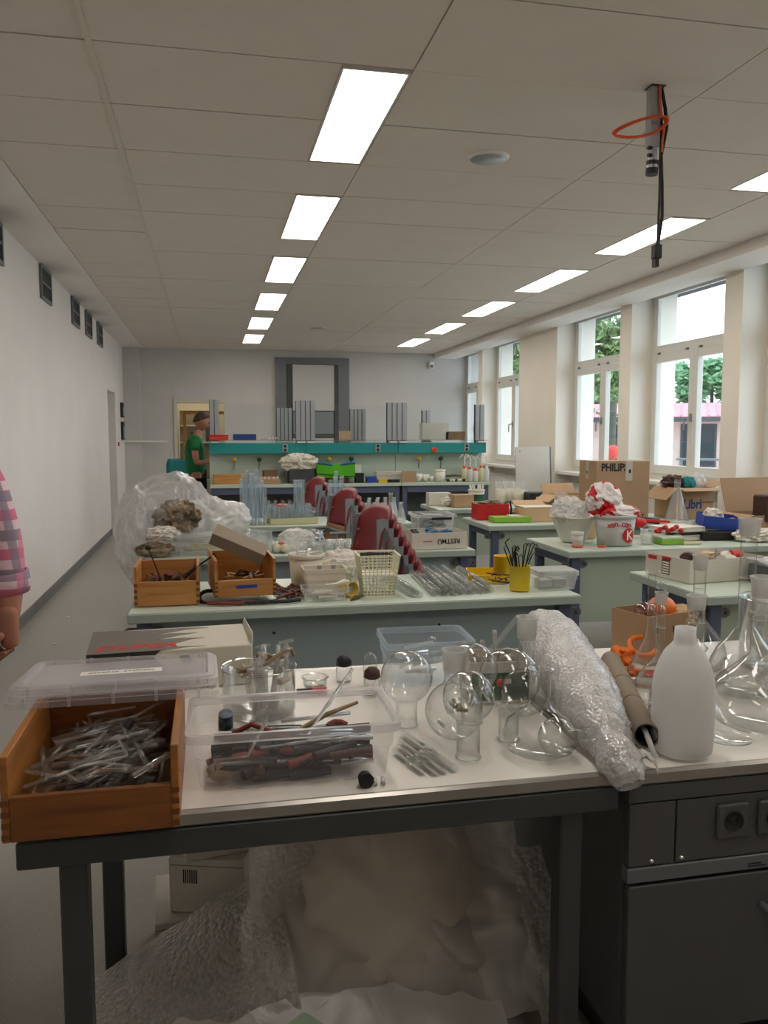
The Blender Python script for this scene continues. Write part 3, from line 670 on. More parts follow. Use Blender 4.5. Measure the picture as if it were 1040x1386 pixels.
for k in range(58):
    m = ['rubber', 'rubber', 'rubber', 'rubber_brown'][k % 4] if k % 9 else 'rubber_red'
    nm = {'rubber': 'black', 'rubber_brown': 'dark brown', 'rubber_red': 'red-brown'}[m]
    if k % 3 < 2:
        a = rg.gauss(.1, .5); L_ = rg.uniform(.04, .10); r = rg.uniform(.005, .0125)
        x = rg.uniform(cx0+L_, cx1-L_); y = rg.uniform(cy0+.012, cy1-.012); z = T+.016+.055*k/58
        d = Vector((math.cos(a), math.sin(a)*.35, 0)); bow = rg.uniform(-.012, .018)
        pts = [Vector((x, y, z))+d*L_*s_+Vector((0, bow*(1-s_*s_), abs(bow)*.5*(1-s_*s_))) for s_ in (-1, -.5, 0, .5, 1)]
        tag(G().tube(pts, r, 9).build('rubber_hose', m), '%s rubber hose piece among the heap in the clear crate' % nm, 'hose', 'hose pieces in the crate')
    else:
        c = Vector((rg.uniform(cx0+.02, cx1-.02), rg.uniform(cy0+.015, cy1-.015), T+.025+.045*k/58)); ax = Vector((rg.gauss(0, 1), rg.gauss(0, 1), rg.gauss(0, .6))).normalized()
        r = rg.uniform(.010, .017); tag(G().cyl(c-ax*r, c+ax*r, r, r*.8, 16).build('rubber_stopper', m), '%s rubber stopper among the heap in the clear crate' % nm, 'stopper', 'stoppers in the crate')
for k in range(34):
    a = rg.gauss(.08, .3); L_ = rg.uniform(.05, .13); x = rg.uniform(cx0+L_+.005, cx1-L_-.005); y = rg.uniform(cy0+.012, cy1-.02); z = T+.018+rg.random()*.065; d = Vector((math.cos(a), math.sin(a)*.3, rg.uniform(-.06, .06)))*L_
    put_tube(tms[k % 3], Vector((x, y, z))-d, Vector((x, y, z))+d, 'glass tube lying across the hoses in the clear crate', 'glass tubes in the crate')
tag(G().cyl((.025, 1.835, T+.085), (.025, 1.82, T+.118), .017, .0155, 16).build('rubber_stopper', 'navy_bits'), 'large blue-black stopper in the back left of the clear crate', 'stopper')
tag(G().tube([(.04, 1.80, T+.078), (.08, 1.79, T+.10), (.13, 1.77, T+.085), (.16, 1.765, T+.07)], .006, 8).build('rubber_hose', 'rubber_red'), 'curved red-brown hose with pipe on top in the crate', 'hose')
tag(G().tube([(.33, 1.86, T+.11), (.25, 1.82, T+.10), (.17, 1.78, T+.075)], [.004, .006, .006], 8).build('wooden_stick', 'tan_clip'), 'tan stick lying slanted in the clear crate', 'stick')
put_tube(tms[1], (.20, 1.74, T+.09), (.33, 1.93, T+.17), 'long glass tube leaning out over the back of the crate', 'tubes leaning over the crate')
put_tube(tms[1], (.05, 1.70, T+.03), (.115, 1.76, T+.125), 'slanted glass pipette standing in the left of the crate', 'tubes leaning over the crate')
tag(crumple((.012, 1.715, T+.03), (.028, .02, .022), .2, 2, 4, 3).build('paper_scrap', 'paper_crumple'), 'crumpled beige paper scrap in the left crate corner', 'paper')
tag(G().cyl((.308, 1.632, T+.0165), (.308, 1.655, T+.0165), .0165, .014, 20).build('rubber_stopper', 'rubber'), 'round black stopper on the table before the crate', 'stopper')
for x in (.328, .345): tag(G().pipe((x, 1.636, T+.0055), (x+.004, 1.665, T+.0055), .005, .25, 10).build('glass_bead', 'glass_tube'), 'tiny cut glass ring beside the black stopper, ' + ('inner' if x < .34 else 'outer'), 'glass ring')
# ------------------------------------------------------------------ beaker of stopcocks
def lathe_thing(name, label, cat, prof, m, loc, n=28, rot=None, group=None, parent=None):
    o = G().lathe(prof, n).build(name, m, parent, loc, rot=rot)
    return tag(o, label, cat, group) if label else o
def beaker_prof(r, h, w=.003): return [(0, .002), (r*.9, .002), (r, .012), (r, h-.006), (r+.005, h), (r+.003, h+.002), (r-w, h-.006), (r-w, .014), (r*.88, .006), (0, .006)]
lathe_thing('glass_jar', 'wide glass jar crammed with stopcocks behind the crate', 'jar', beaker_prof(.095, .125), 'glass', (.118, 2.15, T+.003), 40)
rg = random.Random(3)
for k in range(15):
    a = rg.uniform(0, 2*PI); rr_ = .062*math.sqrt(rg.random()); bx, by = .118+.7*rr_*math.cos(a), 2.15+.7*rr_*math.sin(a); tx, ty = .118+rr_*1.25*math.cos(a+.3), 2.15+rr_*1.25*math.sin(a+.3); h = rg.uniform(.09, .16)
    t = thing('stopcock', 'glass stopcock standing in the wide jar', 'stopcock', (0, 0, 0), 0, 'stopcocks in the wide jar')
    p, q = Vector((bx, by, T+.012)), Vector((tx, ty, T+.012+h)); G().pipe(p, q, .0065, .25, 9).build('stem', 'glass_tube', t)
    cc = p+(q-p)*.8; s_ = Vector((rg.gauss(0, 1), rg.gauss(0, 1), 0)).normalized()*.02
    G().cyl(cc-s_, cc+s_, .009, .008, 10).build('barrel', 'tan_clip' if k % 2 else 'glass_tube', t); G().box(-.012, .012, -.002, .002, -.005, .005, TR(*(cc+s_*1.3)) @ RZ(a)).build('tap_key', 'glass_tube', t)
for (x, y, z, lb) in ((.128, 2.14, T+.178, 'left'), (.19, 2.15, T+.185, 'right')):
    t = thing('stopcock', 'clear T-handled stopcock rising above the wide jar, %s one' % lb, 'stopcock'); G().pipe((x, y, z-.16), (x, y, z), .006, .25, 9).build('stem', 'glass_tube', t); G().cyl((x-.02, y, z+.003), (x+.02, y, z+.009), .0045, n=8).build('tap_key', 'glass_tube', t); G().lathe([(.006, -.03), (.012, -.026), (.012, -.012), (.006, -.006)], 12, TR(x, y, z)).build('barrel', 'glass_tube', t)
tag(G().tube([(.07, 2.10, T+.115), (.12, 2.12, T+.135), (.18, 2.14, T+.165), (.205, 2.15, T+.17), (.21, 2.155, T+.15)], [.003, .004, .005, .005, .005], 8).build('bent_pipe', 'tan_clip'), 'bent brown-tipped pipe lying across the wide jar', 'pipe')
# flame printed carton
t = thing('flame_carton', 'flat white carton with grey flames and red lettering', 'carton', (-.125, 2.54, T+.003), .06)
w2, d2, hb = .232, .14, .118
G().box(-w2, w2, -d2, d2, 0, hb).build('body', 'flame_box', t, bevel=.003)
def flame(poly, m, M, nm='flame'): return G().prism(poly, 0, .0008).build(nm, m, t)
G().prism([(-w2, -d2), (-.02, -d2), (.04, -.125), (.10, -.12), (.03, -.11), (-.02, -.10), (.06, -.03), (.10, -.02), (.03, -.005), (-.04, -.01), (.03, .03), (.08, .05), (.0, .06), (-.05, .05), (.05, .10), (.12, .112), (.05, .125), (-.08, .122), (-.17, d2), (-w2, d2)], hb, hb+.0008).build('flame_print', 'flame_grey', t)
G().prism([(-w2, 0), (.04, 0), (.055, .03), (.065, .06), (.06, .085), (.045, .10), (.02, .10), (.03, .08), (.02, .06), (-.01, .06), (-.03, .08), (-.05, .10), (-.03, hb), (-w2, hb)], 0, .0008, TR(0, -d2-.0002, 0) @ FRONT).build('flame_print', 'flame_dark', t)
text('lettering', 'DUPEA', .07, 'ink_red', t, TR(-.10, -.085, hb+.001) @ RZ(-.02), .0004, shear=.3, sx=1.05, bold=.03)
G().add([(w2, -d2, hb), (w2, d2, hb), (w2+.004, d2, hb+.02), (w2+.003, -d2+.02, hb+.03)], [(0, 1, 2, 3)]).build('torn_flap', 'flame_box', t, solid=.002)
# ------------------------------------------------------------------ round flasks on the table
def arc(R, a0, a1, n): return [(R*math.sin(a0+(a1-a0)*i/n), -R*math.cos(a0+(a1-a0)*i/n)) for i in range(n+1)]
def round_flask(label, R, rn_, nl, loc, rot=(0, 0, 0), joint=True, m='glass', group='round-bottomed flasks on the near table', jl=.045, flare=False):
    a1 = PI-math.asin(min(.95, rn_*1.15/R)); prof = [(r, z) for r, z in arc(R, 0.02, a1, 22)]
    zt = prof[-1][1]; prof += [(rn_, zt+.012), (rn_, zt+nl)]
    if flare: prof += [(rn_+.004, zt+nl+.003), (rn_+.004, zt+nl+.006), (rn_-.002, zt+nl+.004)]
    o = G().lathe(prof, 36).build('round_flask', m, None, loc, rot=rot); tag(o, label, 'flask', group)
    if joint: G().lathe([(rn_+.001, zt+nl-.002), (rn_+.003, zt+nl), (rn_+.005, zt+nl+jl), (rn_+.007, zt+nl+jl+.002), (rn_+.007, zt+nl+jl+.006), (rn_+.002, zt+nl+jl+.006), (rn_, zt+nl)], 28).build('ground_joint', 'frosted', o)
    return o
UP = (PI, 0, 0)
def inv(R, rn_, nl): return R*math.cos(math.asin(min(.95, rn_*1.15/R)))+nl   # centre height when standing on its neck
def inv_flask(label, R, rn_, nl, x, y): return round_flask(label, R, rn_, nl, (x, y, T+.003+inv(R, rn_, nl)+.006), UP, False, flare=True)
inv_flask('round glass flask standing upside down on its neck, frontmost', .059, .0265, .085, .566, 1.745)
inv_flask('large upside-down round flask just left of the narrow-necked flask', .074, .024, .075, .695, 1.83)
inv_flask('upside-down round flask behind the frontmost one', .066, .026, .075, .645, 1.965)
inv_flask('upside-down round flask standing beside the clear crate, leftmost', .066, .027, .06, .478, 1.98)
round_flask('bulbous upright flask with wide frosted neck holding small glass parts', .070, .024, .035, (.568, 1.865, T+.072), (0, 0, 0), True)
round_flask('tall-necked round flask with frosted top standing before the bubble wrap', .062, .022, .09, (.795, 1.985, T+.064), (.03, .02, 0), True, jl=.05)
round_flask('small round flask lying on its side inside the cluster', .045, .014, .05, (.765, 1.70, T+.05), (1.2, .3, .4), False, flare=True)
# wide-mouth standing flask with flared rim
o = lathe_thing('florence_flask', 'flat-bottomed flask with flared rim at the front right of the cluster', 'flask', [(0, .002), (.055, .002), (.078, .015), (.086, .045), (.076, .075), (.045, .098), (.028, .112), (.024, .13), (.024, .185), (.029, .197), (.031, .199), (.029, .201), (.022, .195), (.022, .13), (.026, .112)], 'glass', (.735, 1.735, T+.003), 40, None, 'round-bottomed flasks on the near table')
rg = random.Random(21)
for k in range(9):
    c = Vector((.568+rg.gauss(0, .022), 1.865+rg.gauss(0, .02), T+.035+.06*rg.random())); ax = Vector((rg.gauss(0, 1), rg.gauss(0, 1), rg.gauss(0, 1))).normalized()*.014
    tag(G().pipe(c-ax, c+ax, .005, .3, 9).build('glass_fitting', 'glass_tube' if k % 3 else 'tan_clip'), 'small %s fitting inside the wide frosted-neck flask' % ('glass' if k % 3 else 'brownish'), 'fitting', 'small fittings in the flask')
for k, (p, q) in enumerate((((.512, 1.672), (.452, 1.90)), ((.488, 1.665), (.436, 1.86)), ((.466, 1.660), (.425, 1.83)), ((.440, 1.672), (.408, 1.80)))):
    put_tube(G().pipe((0, 0, -.5), (0, 0, .5), .0085, .25, 16).mesh('glass_pipe', 'glass'), (p[0], p[1], T+.0115), (q[0], q[1], T+.0115), 'glass pipe lying flat before the flasks, %s from the right' % ['first', 'second', 'third', 'fourth'][k], 'glass pipes lying before the flasks', 'glass_pipe')
# droppers / small stoppers behind the crate
t = thing('pipette', 'glass pipette with red and black grip beside the jar', 'pipette', (.28, 2.28, T+.012), .02); G().cyl((-.05, 0, 0), (-.005, 0, 0), .008, n=10).build('black_grip', 'rubber', t); G().cyl((-.005, 0, 0), (.035, 0, 0), .009, n=10).build('red_grip', 'red', t); G().cyl((.035, 0, 0), (.16, .01, 0), .0025, n=8).build('tip', 'glass_tube', t)
for k, (x, y) in enumerate(((.382, 2.38), (.44, 2.24))):
    t = thing('dropper_bottle', 'squat glass dropper with %s cap behind the crate' % ('black domed' if k == 0 else 'dark brown tilted'), 'dropper', (x, y, T+.003)); lathe_prof = [(0, .0), (.022, 0), (.024, .01), (.024, .04), (.014, .05)]
    G().lathe(lathe_prof, 20).build('bottle', 'glass', t); G().lathe([(.016, .046), (.024, .05), (.022, .068), (.012, .078), (0, .08)], 20).build('cap', 'rubber' if k == 0 else 'rubber_brown', t)
lathe_thing('glass_stopper', 'upright rounded glass tube end behind the crate', 'glass tube', [(.012, 0), (.021, .02), (.022, .07), (.016, .088), (.006, .096), (0, .097)], 'glass', (.452, 2.33, T+.003), 20)
lathe_thing('weighing_glass', 'small glass dish with red mark behind the crate', 'dish', beaker_prof(.035, .03), 'glass', (.29, 2.34, T+.003), 24)
# ------------------------------------------------------------------ blue-tinted box and green carton with glass parts
crate('clear_tub', 'blue-tinted clear plastic tub of glass parts at the table back', 'tub', (.625, 2.36, T+.003), -.05, .255, .20, .135, 'clear_blue', .016, .006)
for k in range(10):
    a = rg.gauss(0, .5); c = Vector((rg.uniform(.56, .70), rg.uniform(2.31, 2.41), T+.03+.08*k/10)); d = Vector((math.cos(a), math.sin(a)*.5, .1))*.05
    put_tube(tms[2], c-d, c+d, 'glass rod inside the blue-tinted tub', 'glass rods in the blue tub')
lathe_thing('glass_bulb', 'small glass bulb on top of the rods in the blue tub', 'bulb', arc(.014, 0.05, PI-.05, 10), 'glass', (.64, 2.33, T+.125), 14)
t = thing('printed_carton', 'small grey carton with dark green label behind the flasks', 'carton', (.775, 2.16, T+.003), -.1)
G().box(-.085, .085, -.07, .07, 0, .003).box(-.085, .085, -.07, -.067, .003, .115).box(-.085, .085, .067, .07, .003, .115).box(-.085, -.082, -.067, .067, .003, .115).box(.082, .085, -.067, .067, .003, .115).build('body', 'card_white', t)
G().box(-.08, .08, -.0715, -.0702, .008, .085).build('green_label', 'dark_green', t)
G().lathe([(0, 0), (.011, 0), (.0112, -.001)], 18, TR(.0, -.072, .058) @ FRONT).build('red_logo', 'ink_red', t); G().box(.012, .03, -.073, -.0716, .055, .068).build('white_print', 'paper', t); G().box(-.05, -.015, -.073, -.0716, .066, .068).build('white_print', 'paper', t); G().box(-.05, -.02, -.073, -.0716, .060, .062).build('white_print', 'paper', t)
for k in range(14):
    c = Vector((.775+rg.uniform(-.06, .06), 2.16+rg.uniform(-.045, .045), T+.08+.05*k/14)); ax = Vector((rg.gauss(0, 1), rg.gauss(0, 1), rg.gauss(0, .5))).normalized()*.02
    tag(G().tube([c-ax, c, c+ax], [.008, .01, .006], 8).build('rubber_fitting', 'tan_clip' if k % 3 else 'glass_tube'), '%s fitting heaped in the green-labelled carton' % ('tan rubber' if k % 3 else 'glass'), 'fitting', 'fittings in the green-labelled carton')
for k, (p, q, lb) in enumerate((((.70, 2.13, T+.07), (.672, 2.12, T+.175), 'leftmost short one'), ((.755, 2.16, T+.10), (.735, 2.15, T+.165), 'second from left'), ((.78, 2.16, T+.10), (.772, 2.155, T+.19), 'upright one'))):
    tag(G().pipe(p, q, .006, .25, 10).build('glass_tube', 'glass_tube'), 'glass tube sticking out of the green-labelled carton, ' + lb, 'glass tube', 'tubes sticking out of the green-labelled carton')
tag(G().tube([(.76, 2.17, T+.13), (.79, 2.17, T+.155), (.81, 2.17, T+.18), (.85, 2.17, T+.225)], .0075, 10).build('y_tube', 'glass_tube'), 'long forked glass tube rising from the green-labelled carton', 'glass tube')
# ------------------------------------------------------------------ bubble wrap roll, cardboard tube, clamps
pts = [(1.085, 2.60, .81), (1.07, 2.50, .835), (1.04, 2.38, .838), (.998, 2.2, .832), (.962, 2.05, .826), (.934, 1.92, .82), (.905, 1.82, .81), (.888, 1.73, .795), (.872, 1.66, .78), (.866, 1.60, .765), (.866, 1.565, .75), (.866, 1.55, .735)]
rad = [.03, .066, .08, .08, .076, .072, .064, .054, .042, .036, .03, .02]
g = G(); fine = []; fr_ = []
for i in range(len(pts)-1):
    for s_ in range(6):
        k = s_/6; fine.append(Vector(pts[i]).lerp(Vector(pts[i+1]), k)); fr_.append(rad[i]*(1-k)+rad[i+1]*k)
fine.append(Vector(pts[-1])); fr_.append(rad[-1])
g.tube(fine, fr_, 44)
g.v = [tuple(Vector(v)+(Vector(v)-fine[min(len(fine)-1, i//44)]).normalized()*(wrinkle(v, .009, 12, 2)+wrinkle(v, .004, 34, 4))) if i < 44*len(fine) else v for i, v in enumerate(g.v)]
g.v = [(x, y, max(z, T+.004) if y > 1.575 else z) for x, y, z in g.v]
bw = tag(g.build('bubble_wrap_roll', 'bubble'), 'long roll of bubble wrap lying across both tables', 'bubble wrap')
g = G().grid(lambda u, v: (.875+.06*u+.015*math.sin(9*v), 1.56+.2*v, T+.006+.035*u*(1-u)*4*(1-.4*v)+wrinkle((u, v, 0), .008, 5, 7)), 18, 22); g.build('loose_end', 'bubble', bw)
t = thing('cardboard_tube', 'brown cardboard tube with black inside lying beside bubble wrap', 'tube', (0, 0, 0))
p, q = Vector((.968, 1.668, T+.05)), Vector((1.205, 2.3, T+.04)); G().pipe(p, q, .030, .12, 28).build('outer_tube', 'card_grey', t)
dd = (q-p).normalized(); G().pipe(p+dd*.0005, p+dd*.3, .0262, .06, 24).build('black_lining', 'black', t)
for f in (.33, .62): G().pipe(p+dd*.65*f, p+dd*(.65*f+.004), .0305, .02, 28).build('seam', 'ink_brown', t)
tag(G().tube([(1.0, 1.76, T+.05), (.972, 1.68, T+.055), (.964, 1.65, T+.045), (.966, 1.635, T+.025), (.972, 1.632, T+.014)], .0065, 8).build('plastic_hose', 'pe_white'), 'white plastic hose end curling out of the cardboard tube', 'hose')
def clamp(label, loc, rz, m='orange'):
    t = thing('plastic_clamp', label, 'clamp', loc, rz)
    G().tube([(.05+.03*math.cos(a), .03*math.sin(a), .01) for a in [0.9+i*(2*PI-1.8)/12 for i in range(13)]], [.006]*13, 8).build('jaw', m, t)
    G().box(-.05, .022, -.008, .008, .0, .02).build('arm', m, t, bevel=.003); G().box(-.02, .0, -.03, .03, .0, .014).build('wing', m, t, bevel=.003); G().cyl((-.01, 0, -.015), (-.01, 0, .03), .007, n=10).build('screw', m, t); return t
cA = clamp('orange plastic ring clamp lying behind the cardboard tube', (1.262, 2.32, T+.045), .15); cA.rotation_euler = (.5, -.25, .15); cA.scale = (1.35,)*3; cB = clamp('orange plastic clamp lying partly under the ring clamp', (1.25, 2.27, T+.003), 2.6)
tag(G().box(-.05, .05, -.035, .035, 0, .003).build('red_card', 'ink_red', None, (1.30, 2.27, T+.003), rot=(0, 0, -.4)), 'small red card under the orange clamps', 'card')
for k, (p, q) in enumerate((((1.10, 1.95), (1.20, 2.16)), ((1.12, 1.92), (1.23, 2.10)), ((1.09, 1.86), (1.13, 2.02)))):
    put_tube(tms[2], (p[0], p[1], T+.008), (q[0], q[1], T+.008), 'glass tube lying between cardboard tube and white bottle, ' + ['left', 'middle', 'short front one'][k], 'tubes beside the cardboard tube')
# ------------------------------------------------------------------ bottle and volumetric flasks
o = lathe_thing('plastic_bottle', 'large white translucent plastic bottle without cap', 'bottle', [(0, .002), (.058, .002), (.067, .01), (.0695, .03), (.0695, .155), (.0665, .18), (.057, .212), (.045, .238), (.030, .255), (.025, .262), (.025, .272), (.0235, .274), (.0235, .294), (.021, .294), (.021, .262)], 'pe_white', (1.06, 1.672, T+.003), 44)
def volumetric(label, x, y, R, hb_, rn_, zt, jl, jr, stopper=False, flare=False, cone=False):
    z0 = T+.003; H = zt-z0
    if cone: prof = [(0, .002), (R*.9, .002), (R, .012), (R*.92, .03), (rn_*1.5, hb_*.8), (rn_, hb_)]
    else: prof = [(0, .004), (R*.55, .003), (R*.85, .02), (R, hb_*.32), (R*.96, hb_*.48), (R*.78, hb_*.66), (R*.5, hb_*.82), (rn_*1.5, hb_*.93), (rn_, hb_)]
    prof += [(rn_, H-jl)]
    if flare: prof += [(rn_, H-.01), (rn_*1.9, H-.002), (rn_*2.0, H), (rn_*1.7, H)]
    o = G().lathe(prof, 40).build('volumetric_flask', 'glass', None, (x, y, z0)); tag(o, label, 'flask', 'long-necked flasks on the cabinet')
    if not flare: G().lathe([(rn_, H-jl-.003), (jr, H-jl), (jr*1.1, H-.006), (jr*1.2, H-.003), (jr*1.2, H), (jr*.9, H), (jr*.85, H-jl)], 28).build('ground_joint', 'frosted', o)
    G().lathe([(rn_+.0006, hb_+(H-hb_)*.45), (rn_+.0006, hb_+(H-hb_)*.45+.0015)], 24).build('ring_mark', 'paper', o)
    if stopper: G().lathe([(jr*.7, H), (jr*.6, H+.006), (jr*1.05, H+.014), (jr*1.05, H+.022), (jr*.6, H+.028), (0, H+.03)], 18).build('glass_stopper', 'glass', o)
    return o
volumetric('biggest-bellied long-necked flask at the front right', 1.338, 1.775, .125, .19, .027, 1.132, .048, .029)
volumetric('tallest long-necked flask reaching highest at right', 1.468, 2.02, .095, .20, .022, 1.25, .045, .027)
volumetric('slim long-necked flask with frosted top left of the tallest', 1.47, 2.25, .085, .17, .018, 1.115, .045, .021)
volumetric('narrow long-necked flask closed with a glass stopper', 1.178, 1.975, .065, .14, .0125, 1.062, .03, .015, stopper=True)
volumetric('short frosted-mouth flask right of the stoppered one', 1.325, 2.04, .052, .15, .0235, 1.035, .036, .0245)
volumetric('conical long-necked flask with flared open mouth', 1.262, 2.17, .075, .17, .011, 1.085, .02, .02, flare=True, cone=True)
lathe_thing('glass_funnel', 'clear glass funnel lying on the cabinet top at right', 'funnel', [(.005, 0), (.006, .07), (.012, .085), (.07, .15), (.072, .152)], 'glass', (1.33, 1.93, T+.075), 28, (1.75, 0, 2.2))
lathe_thing('watch_glass', 'shallow watch glass lying before the big-bellied flask', 'dish', [(0, .002), (.03, .004), (.055, .012), (.056, .0135)], 'glass', (1.20, 1.70, T+.003), 30)
# jar with plastic bag, cardboard box with orange
lathe_thing('beaker_jar', 'large glass beaker with a plastic bag behind the tallest flask', 'beaker', beaker_prof(.12, .22), 'glass', (1.76, 2.25, T+.003), 36)
tag(crumple((1.76, 2.25, T+.15), (.105, .105, .13), .15, 2.4, 5, 4, T+.02).build('plastic_bag', 'bag_white'), 'crumpled clear plastic bag stuffed into the big beaker', 'bag')
tag(crumple((1.62, 2.0, T+.06), (.11, .09, .065), .15, 2.4, 6, 4, T+.006).build('plastic_bag', 'bag_film'), 'clear plastic bag lying behind the biggest-bellied flask', 'bag')
def open_box(name, label, cat, loc, rz, w, d, h, m, flaps=(), group=None, th=.004, min_='card_dark'):
    t = thing(name, label, cat, loc, rz, group)
    g = G(); g.box(-w/2, w/2, -d/2, d/2, 0, th).box(-w/2, w/2, -d/2, -d/2+th, th, h).box(-w/2, w/2, d/2-th, d/2, th, h).box(-w/2, -w/2+th, -d/2+th, d/2-th, th, h).box(w/2-th, w/2, -d/2+th, d/2-th, th, h)
    g.build('body', m, t)
    for side, ang, ln in flaps:
        if side == 'f': M = TR(0, -d/2, h) @ Matrix.Rotation(ang, 4, 'X'); G().box(-w/2+.002, w/2-.002, -ln, 0, 0, th, M).build('flap', m, t)
        if side == 'b': M = TR(0, d/2, h) @ Matrix.Rotation(-ang, 4, 'X'); G().box(-w/2+.002, w/2-.002, 0, ln, 0, th, M).build('flap', m, t)
        if side == 'l': M = TR(-w/2, 0, h) @ Matrix.Rotation(-ang, 4, 'Y'); G().box(-ln, 0, -d/2+.002, d/2-.002, 0, th, M).build('flap', m, t)
        if side == 'r': M = TR(w/2, 0, h) @ Matrix.Rotation(ang, 4, 'Y'); G().box(0, ln, -d/2+.002, d/2-.002, 0, th, M).build('flap', m, t)
    return t
t = open_box('cardboard_box', 'small open cardboard box with orange and glass pieces at right', 'box', (1.435, 2.45, T+.003), .25, .21, .17, .158, 'card')
G().box(-.07, -.066, -.0862, -.0852, .10, .12).build('slot', 'black', t); G().box(0, .004, -.0862, -.0852, .10, .12).build('slot', 'black', t)
tag(crumple((1.475, 2.47, T+.15), (.05, .05, .05), .0, 2, 3, 3, smooth=True).build('orange_ball', 'orange'), 'round orange rubber ball in the small cardboard box', 'ball')
tag(crumple((1.53, 2.43, T+.135), (.045, .05, .04), .25, 2, 13, 3).build('paper_wad', 'card_light'), 'tan paper wad in the small cardboard box', 'paper')
for k, (x, y) in enumerate(((1.375, 2.41), (1.415, 2.40))): lathe_thing('glass_bulb', 'round %s glass bulb in the small cardboard box' % ('reddish' if k == 0 else 'clear'), 'bulb', arc(.03, .05, PI-.05, 12), 'glass_brown' if k == 0 else 'glass', (x, y, T+.165), 18)
# ------------------------------------------------------------------ under the table
def white_carton(label, loc, rz, w, d, h):
    t = thing('white_carton', label, 'carton', loc, rz, 'white cartons under the near table'); G().box(-w/2, w/2, -d/2, d/2, 0, h).build('body', 'card_white', t, bevel=.002)
    G().box(-w/2+.003, w/2-.003, -d/2-.0006, d/2*.0-d/2, h-.02, h-.0185).build('lid_seam', 'ink_brown', t)
    for k in range(7): G().box(-w/2+.04+.006*k, -w/2+.043+.006*k, -d/2-.001, -d/2, h*.55, h*.8).build('barcode_bar', 'ink', t)
    return t
white_carton('white carton on the floor, lowest of the stack under the table', (-.06, 2.33, 0), .05, .23, .26, .165)
tc = white_carton('white carton with green sticker in the middle of the stack', (.005, 2.33, .167), -.30, .21, .24, .155); G().box(.04, .065, -.1215, -.120, .02, .04).build('green_sticker', 'lime', tc)
white_carton('white carton topmost of the stack under the table', (-.01, 2.33, .324), .22, .20, .22, .15)
# big packing heap: bags, foil sheets, bubble wrap
def fold(u, v, amp, seed, ang=.6, fu=2.2, fv=.8):
    a, b = u*math.cos(ang)+v*math.sin(ang), -u*math.sin(ang)+v*math.cos(ang)
    p = Vector((a*fu, b*fv, seed*3.3)); p2 = Vector((a*fu*2.3+7, b*fv*2.6, seed*1.7))
    return amp*((1-2*abs(noise.noise(p)))*1.0+.45*(1-2.2*abs(noise.noise(p2))))
tag(crumple((.42, 2.10, .25), (.29, .25, .31), .10, 1.1, 3, 5, .004, smooth=True).build('packing_bag', 'foam'), 'big pale bag of packing foam in the heap under the table', 'packing bag')
def sheet(name, label, fn, nu, nv, m, cat, thick=.002):
    o = G().grid(fn, nu, nv).build(name, m); return tag(o, label, cat, 'packing sheets under the near table')
def s_a(u, v):   # bubble wrap running from under the table top down to the floor at left
    x = -.33+.45*u+.06*(1-v); z = .012+(.07+.25*u)*v+.10*math.sin(PI*v)*(.3+.7*u); y = 1.70+.40*v
    k = fold(u, v, .014, 3, .2); return (x+k, y+k, max(.01, z+k))
sheet('bubble_wrap_sheet', 'bubble wrap sheet sloping down to the floor at left', s_a, 60, 40, 'bubble_sheet', 'bubble wrap')
def s_b(u, v):
    x = .09+.36*u; z = .27+.37*v; y = 1.90+.18*v*v+.05*math.sin(4*u); k = fold(u, v, .012, 5, -.5); return (x, y+k, z+.02*math.sin(6*u))
sheet('bubble_wrap_sheet', 'bubble wrap bulging up under the table rail', s_b, 44, 36, 'bubble_sheet', 'bubble wrap')
def s_c(u, v):
    x = .08+.66*u; z = .04+.57*v*(1-.22*(2*u-1)**2); y = 1.72+.26*v+.07*(2*u-1)**2; k = fold(u, v, .075, 9, .5, 3.0, 1.2); return (x, y+k, max(.01, z+.4*k))
sheet('foil_sheet', 'thin milky foil sheet folded in the middle of the heap', s_c, 80, 64, 'foil_sheet', 'foil')
def s_d(u, v):
    x = .46+.31*u-.05*v; z = .05+.57*v; y = 1.80+.18*v+.05*math.sin(5*u); k = fold(u, v, .055, 12, 1.3, 2.8, 1.0); return (x+k*.5, y+k, z)
sheet('foil_sheet', 'milky foil sheet standing upright at the right of the heap', s_d, 50, 56, 'foil_sheet', 'foil')
def s_e(u, v):
    x = -.22+.90*u; z = .01+.15*v*(.35+.65*math.sin(PI*(.15+.8*u))); y = 1.655+.14*v; k = fold(u*2, v, .028, 15, .35, 2.0, 1.2); return (x, y+k, max(.006, z+k*.6))
sheet('foil_sheet', 'grey foil fold in the lowest front of the heap', s_e, 80, 30, 'foil_sheet', 'foil')
def s_f(u, v):
    x = .05+.24*u; z = .02+.17*v*math.sin(PI*u)**.6; y = 1.64+.06*v; k = fold(u, v, .015, 18, .4); return (x, y+k, max(.006, z+k))
sheet('foam_sheet', 'greenish foam sheet peeking out lowest in the heap', s_f, 40, 20, 'foam_green', 'foam')
def s_g(u, v):
    x = .70+.09*u+.05*(1-v); z = .03+.42*v; y = 1.72+.14*v; k = fold(u, v, .02, 22, 1.2); return (x+k, y+k, max(.006, z))
sheet('bubble_wrap_sheet', 'narrow bubble wrap strip beside the right table leg', s_g, 20, 40, 'bubble_sheet', 'bubble wrap')
